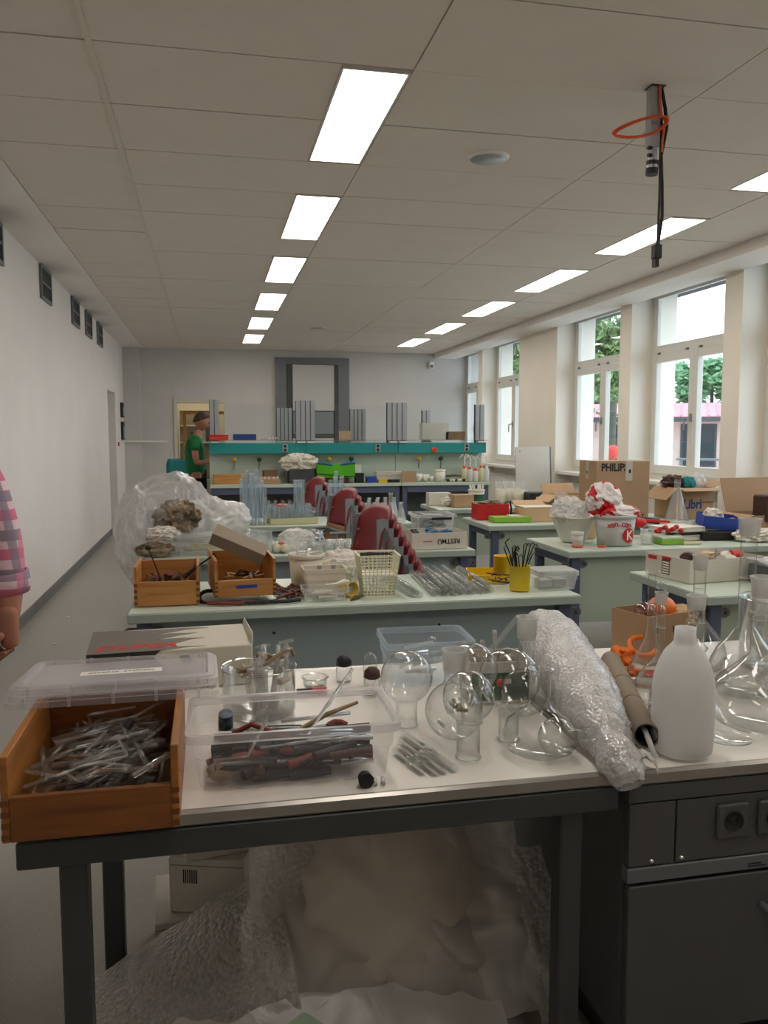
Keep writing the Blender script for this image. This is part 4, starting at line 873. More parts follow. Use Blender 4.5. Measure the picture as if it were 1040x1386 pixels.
# ------------------------------------------------------------------ student benches
BT = .75
def bench(label, x0, y0, w, panel, d=.72, group='student benches'):
    t = thing('student_bench', label, 'bench table', (x0, y0, 0), 0, group)
    G().box(.004, w-.004, .004, d-.004, BT-.006, BT).build('top_surface', 'bench_top', t)
    G().box(0, w, 0, d, BT-.042, BT-.002).build('tabletop', 'bench_edge', t, bevel=.004)
    p = G().box(.03, w-.11, .06, .085, .28, BT-.043).build('modesty_panel', panel, t)
    for x in (w*.3, w*.67): G().lathe([(0, .004), (.006, .003), (.007, 0)], 10, TR(x, .06, .63) @ FRONT).build('screw', 'ink', p)
    for sx in (.035, w-.095):
        G().box(sx, sx+.06, .03, .075, .02, BT-.043).build('leg', 'bench_leg', t, bevel=.004)
        G().box(sx, sx+.06, d-.12, d-.075, .02, BT-.043).build('leg', 'bench_leg', t, bevel=.004)
        G().box(sx, sx+.06, .075, d-.12, BT-.10, BT-.043).build('side_rail', 'bench_leg', t, bevel=.003)
        G().box(sx-.005, sx+.065, .0, d-.05, 0, .02).build('foot', 'bench_leg', t)
        for k in (-1, 1):
            bx = sx+.03+k*.055
            br = G().prism([(-.035, -.022), (.012, -.022), (.03, -.012), (.034, 0), (.03, .012), (.012, .022), (-.035, .022)] if k > 0 else [(.035, .022), (-.012, .022), (-.03, .012), (-.034, 0), (-.03, -.012), (-.012, -.022), (.035, -.022)], 0, .004, TR(bx, .056, .66) @ FRONT).build('bracket', 'grey_metal', t)
            G().lathe([(0, .006), (.007, .005), (.008, 0)], 10, TR(bx+k*.01, .052, .66) @ FRONT).build('bolt', 'dark_frame', br)
    return t
bench('pale green student bench right behind the near table, left row', -.34, 3.46, 2.0, 'bench_panel')
bench('second pale green bench of the left row, under the big plastic bag', -.34, 5.0, 2.0, 'bench_panel')
bench('third pale green bench of the left row, with glass cylinders', -.34, 6.62, 2.0, 'bench_panel')
bench('nearest bench of the window row, half cut off at right', 2.2, 3.30, 2.0, 'bench_panel_r')
bench('second bench of the window row, with the red and white bag', 2.2, 4.78, 2.0, 'bench_panel_r')
bench('third bench of the window row, with the large brown carton', 2.2, 6.29, 2.1, 'bench_panel_r')
bench('farthest bench of the window row, with the white pitchers', 2.2, 7.79, 2.0, 'bench_panel_r')

# ------------------------------------------------------------------ first left bench: drawers, tubs, basket, tubes, cups
D1 = drawer('light wooden drawer of corks and stoppers, left on the first bench', (-.187, 3.59, BT+.004), 0, .27, .30, .17, .105, 'drawer_wood', 'drawer_wood_y', .012)
rg = random.Random(31)
for k in range(16):
    m = ['rubber_brown', 'rubber', 'rubber_red', 'card_dark'][k % 4]; nm = ['dark brown', 'black', 'red-brown', 'cork-brown'][k % 4]
    c = Vector((rg.uniform(-.29, -.08), rg.uniform(3.63, 3.85), BT+.04+.07*k/16)); ax = Vector((rg.gauss(0, 1), rg.gauss(0, 1), rg.gauss(0, 1))).normalized()
    r = rg.uniform(.014, .022); tag(G().cyl(c-ax*r, c+ax*r, r, r*.8, 14).build('cork_stopper', m), '%s stopper heaped in the left wooden drawer on the first bench' % nm, 'stopper', 'stoppers in the left bench drawer')
tag(G().cyl((-.22, 3.72, BT+.10), (-.265, 3.70, BT+.235), .003, n=8).build('stirring_rod', 'iron'), 'thin iron rod standing in the left bench drawer', 'rod')
tag(crumple((-.268, 3.70, BT+.242), (.014, .014, .012), 0, 1, 0, 3, smooth=True).build('rod_knob', 'rubber'), 'round black knob on the thin rod in the left bench drawer', 'knob')
tag(G().tube([(-.12, 3.68, BT+.11), (-.05, 3.70, BT+.16), (.0, 3.71, BT+.19), (.015, 3.715, BT+.20)], [.012, .004, .004, .012], 8).build('black_tool', 'rubber'), 'black handled tool leaning out of the left bench drawer', 'tool')
D2 = drawer('tilted wooden drawer with blue label, second on the first bench', (.145, 3.60, BT+.028), .12, .265, .30, .165, .075, 'drawer_wood', 'drawer_wood_y', .012, rot=(.06, .0, .10))
G().box(-.04, .05, -.0015, 0, .038, .052).build('blue_label', 'blue', D2)
t = thing('grey_carton', 'grey card box lid lying slanted across the second drawer', 'carton', (.115, 3.75, BT+.215), 0, rot=(.35, .42, -.12)); G().box(-.125, .125, -.05, .05, -.0, .055).build('body', 'card_grey', t, bevel=.002); G().box(-.126, .126, -.051, .051, .045, .057).build('lid', 'card_grey', t, bevel=.002)
for k in range(8):
    c = Vector((rg.uniform(.05, .22), rg.uniform(3.64, 3.70), BT+.10)); pts = [c+Vector((rg.gauss(0, .02), rg.gauss(0, .015), abs(rg.gauss(.01, .012)))) for _ in range(5)]
    tag(G().tube(pts, .0035, 6).build('string_piece', 'card_light' if k % 2 else 'rubber'), '%s string tangle in the tilted bench drawer' % ('pale' if k % 2 else 'black'), 'string', 'strings in the tilted drawer')
for k in range(3):
    x = -.02+.10*k
    tag(G().tube([(x, 3.57, BT+.012), (x+.06, 3.545, BT+.012), (x+.14, 3.54, BT+.012), (x+.2, 3.56, BT+.012)], .008, 8).build('rubber_hose', 'rubber_red' if k == 0 else 'rubber'), ['red-brown hose lying in front of the tilted drawer', 'black hose lying in front of the tilted drawer, middle', 'black hose lying before the tilted drawer, rightmost'][k], 'hose')
tag(G().tube([(-.01+.045*math.cos(a), 3.66+.05*math.sin(a), BT+.02+.02*math.sin(a)) for a in [i*PI/7 for i in range(12)]], .009, 8).build('hose_loop', 'rubber'), 'black hose loop between the two wooden drawers', 'hose')
for k in range(26):
    m = ['iron', 'rubber_brown', 'card_dark', 'rubber_red', 'dark_frame'][k % 5]; nm = ['iron', 'dark brown', 'tan', 'red-brown', 'grey'][k % 5]
    c = Vector((rg.uniform(.30, .39), rg.uniform(3.56, 3.80), BT+.012+.02*rg.random())); a = rg.uniform(0, PI); d = Vector((math.cos(a), math.sin(a), rg.uniform(-.05, .25)))*rg.uniform(.02, .05)
    g = G().tube([c-d, c, c+d], [rg.uniform(.004, .009), .006, rg.uniform(.003, .01)], 7); g.cyl(c+d, c+d*1.25, .01, n=8)
    tag(g.build('burner_part', m), '%s clamp or burner part in the heap beside the tilted drawer' % nm, 'metal part', 'heap of metal parts on the first bench')
def tub(name, label, loc, r, h, m, cat='tub', rb=.86, n=32, group=None):
    t = thing(name, label, cat, loc, 0, group)
    G().lathe([(0, .003), (r*rb, .002), (r*.99, h-.02), (r*.97, h-.02), (r*rb*.97, .006), (0, .006)], n).build('wall', m, t); G().lathe([(r*.98, h-.022), (r*1.05, h-.02), (r*1.05, h-.006), (r*1.02, h), (r*.96, h), (r*.96, h-.02)], n).build('rim', m, t); return t
tub('plastic_bucket', 'round white tub at the back of the first bench', (.445, 3.90, BT+.003), .082, .165, 'tub_white')
lathe_thing('glass_dish', 'small glass dish resting in the round white tub', 'dish', beaker_prof(.06, .03), 'glass_far', (.46, 3.89, BT+.15), 24)
crate('white_tub', 'rectangular white plastic tub on the first bench', 'tub', (.505, 3.72, BT+.003), 0, .19, .13, .125, 'tub_white', .02, .005)
for x in (.48, .545): tag(G().box(x-.01, x+.01, 3.69, 3.693, BT+.05, BT+.14).build('metal_strip', 'alu'), 'grey metal strip standing in the rectangular tub, ' + ('left' if x < .5 else 'right'), 'strip')
crate('clear_tray', 'low clear tray of white glass rods before the tubs', 'tray', (.49, 3.59, BT+.003), -.02, .20, .11, .06, 'clear_box_far', .014, .004)
for k in range(8):
    c = Vector((rg.uniform(.44, .54), rg.uniform(3.555, 3.625), BT+.016+.03*k/8)); a = rg.gauss(0, .15); d = Vector((math.cos(a), math.sin(a), 0))*rg.uniform(.03, .045)
    tag(G().tube([c-d, c, c+d], [.008, .006, .007], 8).build('porcelain_rod', 'tub_white'), 'whitish rod lying in the low clear tray', 'rod', 'rods in the clear tray')
t = thing('porcelain_spoon', 'white porcelain spoon lying over the low clear tray', 'spoon'); G().tube([(.49, 3.57, BT+.072), (.54, 3.575, BT+.074), (.575, 3.58, BT+.08), (.60, 3.585, BT+.08)], [.004, .005, .013, .008], 10).build('spoon', 'ceramic', t)
tag(crumple((.61, 3.90, BT+.09), (.11, .07, .095), .12, 2.3, 7, 4, BT+.002).build('paper_bag', 'paper_white'), 'crumpled white paper bag behind the basket', 'bag')
t = thing('yellow_cup', 'yellow cup lying on its side left of the basket', 'cup', (.60, 3.66, BT+.037), rot=(PI/2, 0, .5)); G().lathe([(0, -.045), (.03, -.045), (.035, .045), (.032, .045), (.028, -.04)], 22).build('wall', 'yellow', t); G().lathe([(0, .02), (.031, .02)], 22).build('content', 'tub_white', t)
for k in range(4): put_tube(G().pipe((0, 0, -.5), (0, 0, .5), .004, .2, 8).mesh('brass_rod', 'tan_clip'), (.60+.012*k, 3.535+.01*k, BT+.006), (.635+.01*k, 3.62, BT+.006), 'thin brass rod lying between tray and basket', 'brass rods on the first bench', 'brass_rod', 'rod')
# lattice basket
t = thing('lattice_basket', 'tall cream lattice basket on the first bench', 'basket', (.745, 3.675, BT+.003), -.05)
w0, w1, hh = .068, .092, .185
def side(k):
    M = RZ(k*PI/2); g = G()
    def P3(u, z): s_ = w0+(w1-w0)*z/hh; return (u*s_, -s_, z)
    for i in range(10):
        u0 = -1+2*i/9; a = P3(u0, 0); b = P3(u0, hh); g.cyl(a, b, .003, n=4, M=M, smooth=False)
    for j in range(14):
        z = hh*j/13; g.cyl(P3(-1, z), P3(1, z), .003 if j not in (0, 13) else .006, n=4, M=M, smooth=False)
    return g
for k in range(4): side(k).build('lattice_side', 'basket', t)
G().box(-w0, w0, -w0, w0, 0, .004).build('bottom', 'basket', t)
G().box(-w1*.9, w1*.9, -w1*.9, w1*.9, hh*.5, hh*.52).build('inner_paper', 'paper', t)
tag(G().tube([(.66, 3.60, BT+.195), (.70, 3.62, BT+.198), (.75, 3.64, BT+.193), (.80, 3.63, BT+.193)], [.011, .009, .005, .004], 8).build('tongs', 'iron'), 'dark iron tongs lying across the lattice basket', 'tongs')
for k, (x, y, r, ln, z, a) in enumerate(((.895, 3.56, .024, .50, 0, -.08), (.925, 3.56, .012, .52, 0, -.10), (.99, 3.57, .015, .56, 0, .06), (1.025, 3.56, .013, .58, 0, .05), (1.055, 3.57, .016, .55, 0, .04), (1.09, 3.56, .015, .58, 0, .04), (1.12, 3.57, .012, .56, 0, .05), (1.035, 3.57, .012, .55, .027, .08), (1.07, 3.58, .013, .55, .03, .03), (1.105, 3.575, .012, .55, .029, .06), (1.15, 3.57, .013, .58, 0, .06), (1.18, 3.58, .016, .56, 0, .07), (1.215, 3.58, .012, .5, 0, .05), (1.245, 3.585, .014, .56, 0, .03), (1.275, 3.60, .013, .56, 0, .04), (1.165, 3.59, .012, .55, .028, .05), (1.255, 3.59, .012, .52, .026, .03))):
    tag(G().pipe((x, y, BT+.002+r+z), (x+ln*math.sin(a), y+ln*math.cos(a), BT+.002+r+z), r, .12, 16).build('glass_cylinder_tube', 'glass_far'), ['widest glass tube lying right of the basket', 'thin glass tube beside the widest one'][k] if k < 2 else 'glass tube lying in the row between basket and yellow cups', 'glass tube', 'glass tubes lying on the first bench')
# yellow tray, cups, clear box
t = thing('yellow_tray', 'shallow yellow tray of small tools on the first bench', 'tray', (1.36, 3.93, BT+.003), -.25)
g = G(); g.box(-.09, .09, -.12, .12, 0, .003)
for x0_, x1_, y0_, y1_ in ((-.095, -.09, -.125, .125), (.09, .095, -.125, .125), (-.09, .09, -.125, -.12), (-.09, .09, .12, .125)): g.box(x0_, x1_, y0_, y1_, 0, .04)
g.build('tray_body', 'yellow', t)
for k in range(12):
    c = Vector((1.385+rg.uniform(-.06, .05), 3.75+rg.uniform(-.10, .12), BT+.03+.02*rg.random())); a = rg.uniform(.8, 2.4); d = Vector((math.cos(a), math.sin(a), .0))*rg.uniform(.03, .06)
    tag(G().tube([c-d, c+d], [.005, .003], 6).build('small_tool', ['card_dark', 'iron', 'rubber_red'][k % 3]), '%s small tool heaped in front of the yellow tray' % ['wooden', 'iron', 'red-brown'][k % 3], 'tool', 'small tools at the yellow tray')
def cup(label, x, y, r, h):
    t = thing('yellow_cup', label, 'cup', (x, y, BT+.003)); G().lathe([(0, .002), (r*.96, .002), (r, .006), (r, h), (r*1.03, h), (r*.95, h-.002), (r*.93, .006), (0, .006)], 30).build('wall', 'yellow', t); return t
cup('yellow cup bristling with iron wire hooks', 1.42, 3.62, .048, .118); cup('empty yellow cup behind the wire-filled one', 1.438, 3.89, .05, .125)
for k in range(15):
    a = rg.uniform(0, 2*PI); r = .03*rg.random(); x, y = 1.42+r*math.cos(a), 3.62+r*math.sin(a); sx_ = rg.gauss(0, .035); h = rg.uniform(.14, .20)
    pts = [Vector((x, y, BT+.02)), Vector((x+sx_*.6, y+.01, BT+.02+h*.6)), Vector((x+sx_, y+.015, BT+.02+h)), Vector((x+sx_+.012, y+.015, BT+.03+h)), Vector((x+sx_+.02, y+.01, BT+.015+h))]
    tag(G().tube(pts, .0028, 6).build('wire_hook', 'iron'), 'bent dark iron wire hook standing in the yellow cup', 'wire', 'wire hooks in the yellow cup')
tag(G().tube([(1.405, 3.61, BT+.02), (1.375, 3.615, BT+.16), (1.36, 3.62, BT+.20), (1.345, 3.62, BT+.23), (1.365, 3.62, BT+.25)], .003, 6).build('wire_hook', 'iron'), 'longest iron wire leaning left out of the yellow cup', 'wire')
t = crate('clear_box', 'clear lidded plastic box at the right end of the first bench', 'box', (1.60, 3.655, BT+.003), -.03, .20, .16, .085, 'clear_box_far', .012, .004)
G().box(-.10, .10, -.08, .08, .086, .092).build('lid', 'clear_box_far', t, bevel=.003)
for k, (x, y) in enumerate(((1.555, 3.66), (1.63, 3.67))): tag(G().box(x-.03, x+.03, y-.04, y+.04, BT+.012, BT+.045).build('small_packet', 'alu'), 'grey packet inside the clear lidded box, ' + ['left', 'right'][k], 'packet')

# ------------------------------------------------------------------ stacked red chairs
def chair_proto():
    t = thing('stacking_chair', 'x', 'chair'); R = 'red_shell'
    def back(u, v):     # chair faces -Y locally; u across, v up
        x = (u-.5)*(.40-.05*abs(v-.4)); bow = .05*(4*(u-.5)**2); z = .44+.29*v; y = .17+.06*v-bow+(.03*max(0, v-.8)/.2)
        rnd = .05*(abs(2*u-1)**4)*max(0, (v-.5)*2); return (x, y, z-rnd)
    G().grid(back, 12, 8).build('backrest', R, t, solid=.014)
    def seat(u, v):
        x = (u-.5)*.38; y = .05+.09*v-.012*(2*u-1)**2; z = .16+.30*v; return (x, y, z)
    G().grid(seat, 10, 10).build('seat', 'plywood_edge', t, solid=.014)
    for s_ in (-1, 1):
        x = s_*.185
        G().box(x-.009, x+.009, .125, .19, .36, .665).build('upright', 'chair_grey', t)
        G().tube([(x, -.2, .01), (x, .19, .01)], .011, 8).build('runner', 'chair_grey', t)
        G().tube([(x, .02, .012), (x, .05, .2), (x, .05, .42)], .012, 8).build('leg', 'chair_grey', t)
        G().tube([(x, .0, .42), (x, .17, .42)], .011, 8).build('seat_rail', 'chair_grey', t)
        for z in (.50, .58): G().cyl((x*.8, .155, z), (x*.8, .146, z), .006, n=8).build('rivet', 'alu', t)
    G().box(-.19, .19, .10, .155, .415, .428).build('seat_hinge', 'chair_grey', t)
    return t
cp = chair_proto(); first = [True]
def stack(x, y, n, rz, name, dz=.051, dl=.03):
    f = Vector((math.sin(rz), -math.cos(rz), 0))            # facing direction
    for k in range(n):
        loc = Vector((x, y, 0))+f*dl*k+Vector((0, 0, dz*k)); lab = 'red shell chair in the %s, %s' % (name, 'topmost' if k == n-1 else 'lowest' if k == 0 else 'number %s from the bottom' % ['one', 'two', 'three', 'four', 'five', 'six', 'seven', 'eight'][k])
        if first[0]: o = cp; first[0] = False; o.location = loc; o.rotation_euler = (0, 0, rz); o['label'] = lab; o['group'] = 'stacked red chairs'
        else: dup(cp, loc, (0, 0, rz), lab, 'stacked red chairs')
CH = -1.36
stack(.93, 4.56, 8, CH, 'nearest stack behind the first bench')
stack(1.0, 6.05, 8, CH, 'second stack between the left benches', .051)
stack(.98, 7.62, 8, CH, 'farthest stack behind the third bench', .052)
t = thing('pink_stool', 'low stool with pink-red seat behind the first bench', 'stool', (.44, 4.5, 0)); G().box(-.13, .13, -.12, .12, .60, .63).build('seat', 'red_light', t, bevel=.01)
for sx in (-.1, .1):
    for sy in (-.09, .09): G().cyl((sx, sy, 0), (sx*.9, sy*.9, .60), .012, n=8).build('leg', 'chair_grey', t)

# ------------------------------------------------------------------ second left bench
t = thing('rubbish_bag', 'huge clear plastic bag with crumpled brown paper hanging off the bench', 'bag', (0, 0, 0))
g = crumple((-.27, 5.36, .97), (.28, .25, .275), .12, 1.1, 41, 5, BT+.003, smooth=True)

g.v = [(x, y, z) for x, y, z in g.v]
g.build('bag_body', 'bag_film', t)
g = crumple((-.44, 5.28, .86), (.14, .22, .30), .12, 1.2, 44, 5, smooth=True); g.build('hanging_fold', 'bag_film', t)
g = crumple((.02, 5.42, .93), (.23, .17, .165), .14, 1.4, 43, 5, BT+.003, smooth=True); g.build('white_fold', 'bag_white', t)
tag(crumple((-.20, 5.17, .985), (.13, .07, .10), .35, 2.2, 46, 4).build('brown_paper', 'paper_crumple'), 'crumpled brown wrapping paper inside the huge clear bag', 'paper')
tag(crumple((-.28, 5.09, .885), (.10, .05, .05), .3, 2.2, 48, 4).build('white_paper', 'paper_white'), 'crumpled white sheet in the opening of the huge bag', 'paper')
tag(crumple((-.33, 5.08, .795), (.11, .06, .045), .25, 2.2, 49, 4, BT+.003).build('beige_paper', 'paper_crumple'), 'beige crumpled paper at the lower opening of the huge bag', 'paper')
t = crate('clear_box', 'clear lidded plastic box of pale strips on the second bench', 'box', (-.035, 5.13, BT+.003), 0, .33, .19, .125, 'clear_box_far', .015, .006); G().box(-.17, .17, -.10, .10, .118, .132).build('lid', 'clear_box_far', t, bevel=.004)
for k in range(9): tag(G().box(-.09, .09, -.008, .008, 0, .004).build('paper_strip', 'liquid_yellow', None, (-.04+rg.uniform(-.04, .04), 5.12+rg.uniform(-.05, .05), BT+.02+.006*k), rot=(0, 0, rg.gauss(0, .3))), 'pale strip lying in the clear lidded box on the second bench', 'strip', 'pale strips in the clear box')
for k, (x, y, r, h) in enumerate(((.245, 5.22, .055, .11), (.30, 5.14, .05, .10), (.335, 5.26, .05, .12), (.265, 5.36, .05, .115), (.36, 5.17, .045, .085))):
    lathe_thing('beaker', 'greenish glass beaker beside the clear box, %s of five' % ['leftmost', 'front', 'tallest', 'rearmost', 'smallest'][k], 'beaker', beaker_prof(r, h), 'glass_far', (x, y, BT+.003), 24, None, 'beakers on the second bench')
for k, (x, y) in enumerate(((.40, 5.12), (.45, 5.10), (.43, 5.18))):
    t = thing('cream_jar', 'small cream jar lying on its side, ' + ['left front', 'right front', 'pink-lidded rear'][k], 'jar', (x, y, BT+.03), rot=(PI/2-.1, 0, .1)); G().lathe([(0, -.03), (.026, -.03), (.028, .02), (.024, .03)], 18).build('jar_body', 'liquid_yellow', t); G().lathe([(0, .034), (.027, .034), (.028, .02)], 18).build('lid', 'red_light' if k == 2 else 'tub_white', t)
tag(crumple((.535, 5.22, .815), (.12, .09, .075), .12, 2, 51, 4, BT+.003).build('white_bag', 'bag_white'), 'bulging white plastic bag left of the petri dishes', 'bag')
dm = None
for i in range(5):
    for j in range(3):
        for k in range(3):
            x, y = .66+.075*i*.9+.02*j, 5.12+.085*j
            pr_ = [(0, .001), (.038, .001), (.04, .004), (.04, .016), (.038, .016), (.037, .004)]
            if dm is None: dm = G().lathe(pr_, 18).mesh('petri_dish', 'glass_far')
            tag(link(dm, 'petri_dish', None, (x, y, BT+.003+.018*k)), 'greenish petri dish, %s of its stack, %s row, %s from left' % (['bottom', 'middle', 'top'][k], ['front', 'middle', 'back'][j], ['first', 'second', 'third', 'fourth', 'fifth'][i]), 'petri dish', 'petri dishes on the second bench')
tag(crumple((.67, 5.32, .80), (.06, .05, .06), .35, 2.5, 55, 3, BT+.003).build('foil_ball', 'alu'), 'crumpled silver foil beside the chairs on the second bench', 'foil')
t = open_box('white_tray_carton', 'white carton tray with upside-down lettering on the second bench', 'carton', (1.435, 5.2, BT+.003), .02, .37, .28, .105, 'card_white', (('l', -.75, .10),))
text('lettering', 'RESTMÜ', .042, 'ink', t, TR(.06, -.1415, .05) @ FRONT @ RZ(PI), .0003); G().box(-.11, -.05, -.1415, -.1402, .048, .054).build('red_print', 'ink_red', t)
for k in range(14):
    c = Vector((1.435+rg.uniform(-.15, .15), 5.2+rg.uniform(-.10, .08), BT+.06+.05*rg.random())); tag(crumple(tuple(c), (.035, .03, .02), .4, 2, 60+k, 2).build('scrap', ['handle_blue', 'navy_bits', 'card_dark', 'black'][k % 4]), '%s scrap heaped in the white carton tray' % ['blue', 'blue-grey', 'brown', 'black'][k % 4], 'scrap', 'scraps in the white carton tray')
tag(G().box(-.09, .09, -.06, .06, 0, .012).build('kraft_envelope', 'card_light', None, (1.16, 5.13, BT+.003), rot=(0, 0, .3)), 'tan kraft envelope left of the white carton tray', 'envelope')
t = crate('cable_box', 'clear plastic box of grey cables behind the white carton tray', 'box', (1.505, 5.50, BT+.003), 0, .26, .26, .19, 'clear_box_far', .02, .012); G().box(-.04, .10, -.143, -.135, .155, .172).build('black_latch', 'black', t)
for k in range(6):
    c = Vector((1.505, 5.48, BT+.03+.02*k)); rr_ = .07+.02*rg.random(); tag(G().tube([c+Vector((rr_*math.cos(a), .8*rr_*math.sin(a), .015*math.sin(2*a+k))) for a in [i*PI/7 for i in range(14)]], .006, 7).build('cable_coil', 'navy_bits' if k % 2 else 'iron'), '%s cable coil in the clear cable box' % ('blue-grey' if k % 2 else 'dark'), 'cable', 'cables in the cable box')
tag(G().box(-.09, .09, -.08, .08, 0, .02).build('grey_case', 'chair_grey', None, (1.50, 5.50, BT+.165), rot=(0, .08, .1)), 'flat grey case on top of the cables in the cable box', 'case')
# ------------------------------------------------------------------ third left bench
def cylinder_prof(r, h): return [(0, .003), (r*1.6, .001), (r*1.6, .008), (r, .016), (r, h), (r*1.12, h+.002), (r*.9, h)]
for k in range(16):
    x = .27+.035*(k % 6)+rg.uniform(-.008, .008); y = 6.74+.11*(k//6)+rg.uniform(-.01, .01); h = [.40, .44, .42, .30, .36, .22, .41, .38][k % 8]; r = rg.uniform(.013, .019)
    lathe_thing('measuring_cylinder', 'tall clear measuring cylinder in the left cluster on the third bench', 'cylinder', cylinder_prof(r, h), 'glass_cyl', (x, y, BT+.003), 14, None, 'measuring cylinders on the third bench')
tag(G().box(.25, .47, 6.69, 7.05, BT+.0005, BT+.0025).build('cream_mat', 'liquid_yellow'), 'cream mat under the measuring cylinders', 'mat')
t = thing('test_tube_tray', 'shallow tray packed with test tubes on the third bench', 'tray', (.66, 6.88, BT+.003), .12); g = G(); g.box(-.2, .2, -.15, .15, 0, .004).box(-.2, .2, -.15, -.145, .004, .05).box(-.2, .2, .145, .15, .004, .05).box(-.2, -.195, -.145, .145, .004, .05).box(.195, .2, -.145, .145, .004, .05); g.build('tray_body', 'liquid_yellow', t)
ttm = G().lathe([(0, 0), (.006, .002), (.009, .008), (.009, .12), (.011, .122), (.0085, .122)], 10).mesh('test_tube', 'glass_cyl')
for k in range(60):
    i, j = k % 12, k//12; tag(link(ttm, 'test_tube', None, (.66+(i-5.5)*.031+rg.uniform(-.006, .006), 6.88+(j-2)*.05+rg.uniform(-.01, .01), BT+.02), (rg.gauss(0, .15), rg.gauss(0, .15), 0), (1, 1, rg.uniform(.8, 1.25))), 'clear test tube standing in the shallow tray on the third bench', 'test tube', 'test tubes in the tray')
for k in range(10):
    x = .50+.06*(k % 5); y = 7.12+.10*(k//5); lathe_thing('brown_reagent_glass', 'brownish reagent glass behind the test tube tray', 'glass', [(0, 0), (.02, 0), (.021, .11), (.012, .13), (.012, .16), (.015, .162)], 'glass_brown' if k % 2 else 'glass_cyl', (x, y, BT+.003), 14, None, 'reagent glasses behind the test tube tray')
lathe_thing('big_cylinder_jar', 'wide tall glass cylinder behind the test tubes', 'cylinder', beaker_prof(.05, .34), 'glass_cyl', (.76, 7.15, BT+.003), 20)
tag(G().cyl((.62, 7.22, BT+.003), (.62, 7.22, BT+.13), .05, .05, 20).build('orange_tin', 'orange_cable'), 'orange-red tin behind the measuring cylinders', 'tin')
for k in range(8):
    x, y = 1.02+.05*(k % 4)+.01*(k//4), 7.05+.12*(k//4); h = [.34, .42, .38, .28][k % 4]-.05*(k//4)
    lathe_thing('tall_glass_tube', 'upright glass tube right of the chairs on the third bench', 'glass tube', cylinder_prof(.02, h), 'glass_cyl', (x, y, BT+.003), 14, None, 'upright tubes on the third bench')
em = None
def erlen_prof(h, rb, rn_): return [(0, .001), (rb*.92, .001), (rb, .008), (rb*.97, .02), (rn_*1.1, h*.72), (rn_, h*.78), (rn_, h*.97), (rn_*1.25, h), (rn_*1.1, h), (rn_*.9, h*.95)]
for k in range(24):
    i, j = k % 6, k//6; h = [.17, .15, .19, .16][j]
    me = G().lathe(erlen_prof(h, .042, .015), 16).mesh('erlenmeyer_flask', 'glass_far') if em is None or j != em[0] else em[1]
    em = (j, me)
    tag(link(me, 'erlenmeyer_flask', None, (1.22+.075*i+.02*(j % 2)+rg.uniform(-.008, .008)-.03, 6.70+.13*j, BT+.003)), 'conical glass flask in the crowd at the right end of the third bench', 'flask', 'conical flasks on the third bench')
lathe_thing('tall_conical_flask', 'tallest square-mouthed flask among the conical flasks', 'flask', erlen_prof(.25, .045, .018), 'glass_far', (1.47, 6.665, BT+.003), 16)
# ------------------------------------------------------------------ window row benches: bench with the bags
def carton(name, label, loc, rz, w, d, h, m, cat='carton', group=None, tape=True):
    t = thing(name, label, cat, loc, rz, group); G().box(-w/2, w/2, -d/2, d/2, 0, h-.003).build('body', m, t, bevel=.003)
    for s_ in (-1, 1): G().box(-w/2+.001, w/2-.001, min(0, s_*d/2)+.001, max(0, s_*d/2)-.001, h-.003, h).build('top_flap', m, t)
    if tape: G().box(-w/2-.0008, w/2+.0008, -.025, .025, h, h+.0008).build('tape', 'tape', t)
    return t
# big brown carton (lettered) on the third window bench
t = carton('lettered_carton', 'large brown carton with black block lettering, tallest on the window benches', (3.40, 6.52, BT+.003), 0, .49, .32, .51, 'card')
text('lettering', 'PHILIPS', .088, 'ink', t, TR(-.20, -.1613, .455) @ FRONT, .0004, 'LEFT', sx=.86, bold=.035)
G().box(.02, .085, -.1635, -.1619, .345, .512).build('paper_tape', 'tape', t); G().box(.05, .07, -.1642, -.1636, .41, .44).build('tape_mark', 'ink', t)
G().box(-.2458, -.2452, -.02, .03, .36, .512).build('paper_tape', 'tape', t); G().box(-.2466, -.2459, -.005, .015, .40, .425).build('tape_mark', 'ink', t)
g = G(); g.box(.06, .22, -.1613, -.1604, .018, .0195).box(.06, .22, -.1613, -.1604, .0705, .072).box(.06, .0615, -.1613, -.1604, .018, .072).box(.2185, .22, -.1613, -.1604, .018, .072).box(.115, .1165, -.1613, -.1604, .018, .072).box(.165, .1665, -.1613, -.1604, .018, .072); g.build('icon_frame', 'ink', t)
G().prism([(.075, .04), (.09, .055), (.105, .04)], 0, .001, TR(0, -.1605, 0) @ FRONT).build('umbrella_icon', 'ink', t); G().box(.133, .137, -.1613, -.1604, .028, .06).build('arrow_icon', 'ink', t); G().box(.145, .149, -.1613, -.1604, .028, .06).build('arrow_icon', 'ink', t); G().prism([(.182, .06), (.202, .06), (.196, .045), (.194, .03), (.19, .03), (.188, .045)], 0, .001, TR(0, -.1605, 0) @ FRONT).build('glass_icon', 'ink', t)
t = open_box('book_carton', 'open brown carton with blue-black lettering beside the tall carton', 'carton', (4.12, 6.60, BT+.003), 0, .34, .38, .27, 'card', (('f', .22, .10), ('l', .75, .15), ('r', -.35, .15)))
text('lettering', 'Libri', .115, 'ink_blue', t, TR(-.03, -.1915, .13) @ FRONT, .0004, sx=.85, bold=.03); text('small_lettering', 'transport', .026, 'ink_brown', t, TR(.115, -.1915, .15) @ FRONT, .0003)
G().box(-.1715, -.1702, -.04, .04, .17, .20).build('grip_hole', 'black', t)
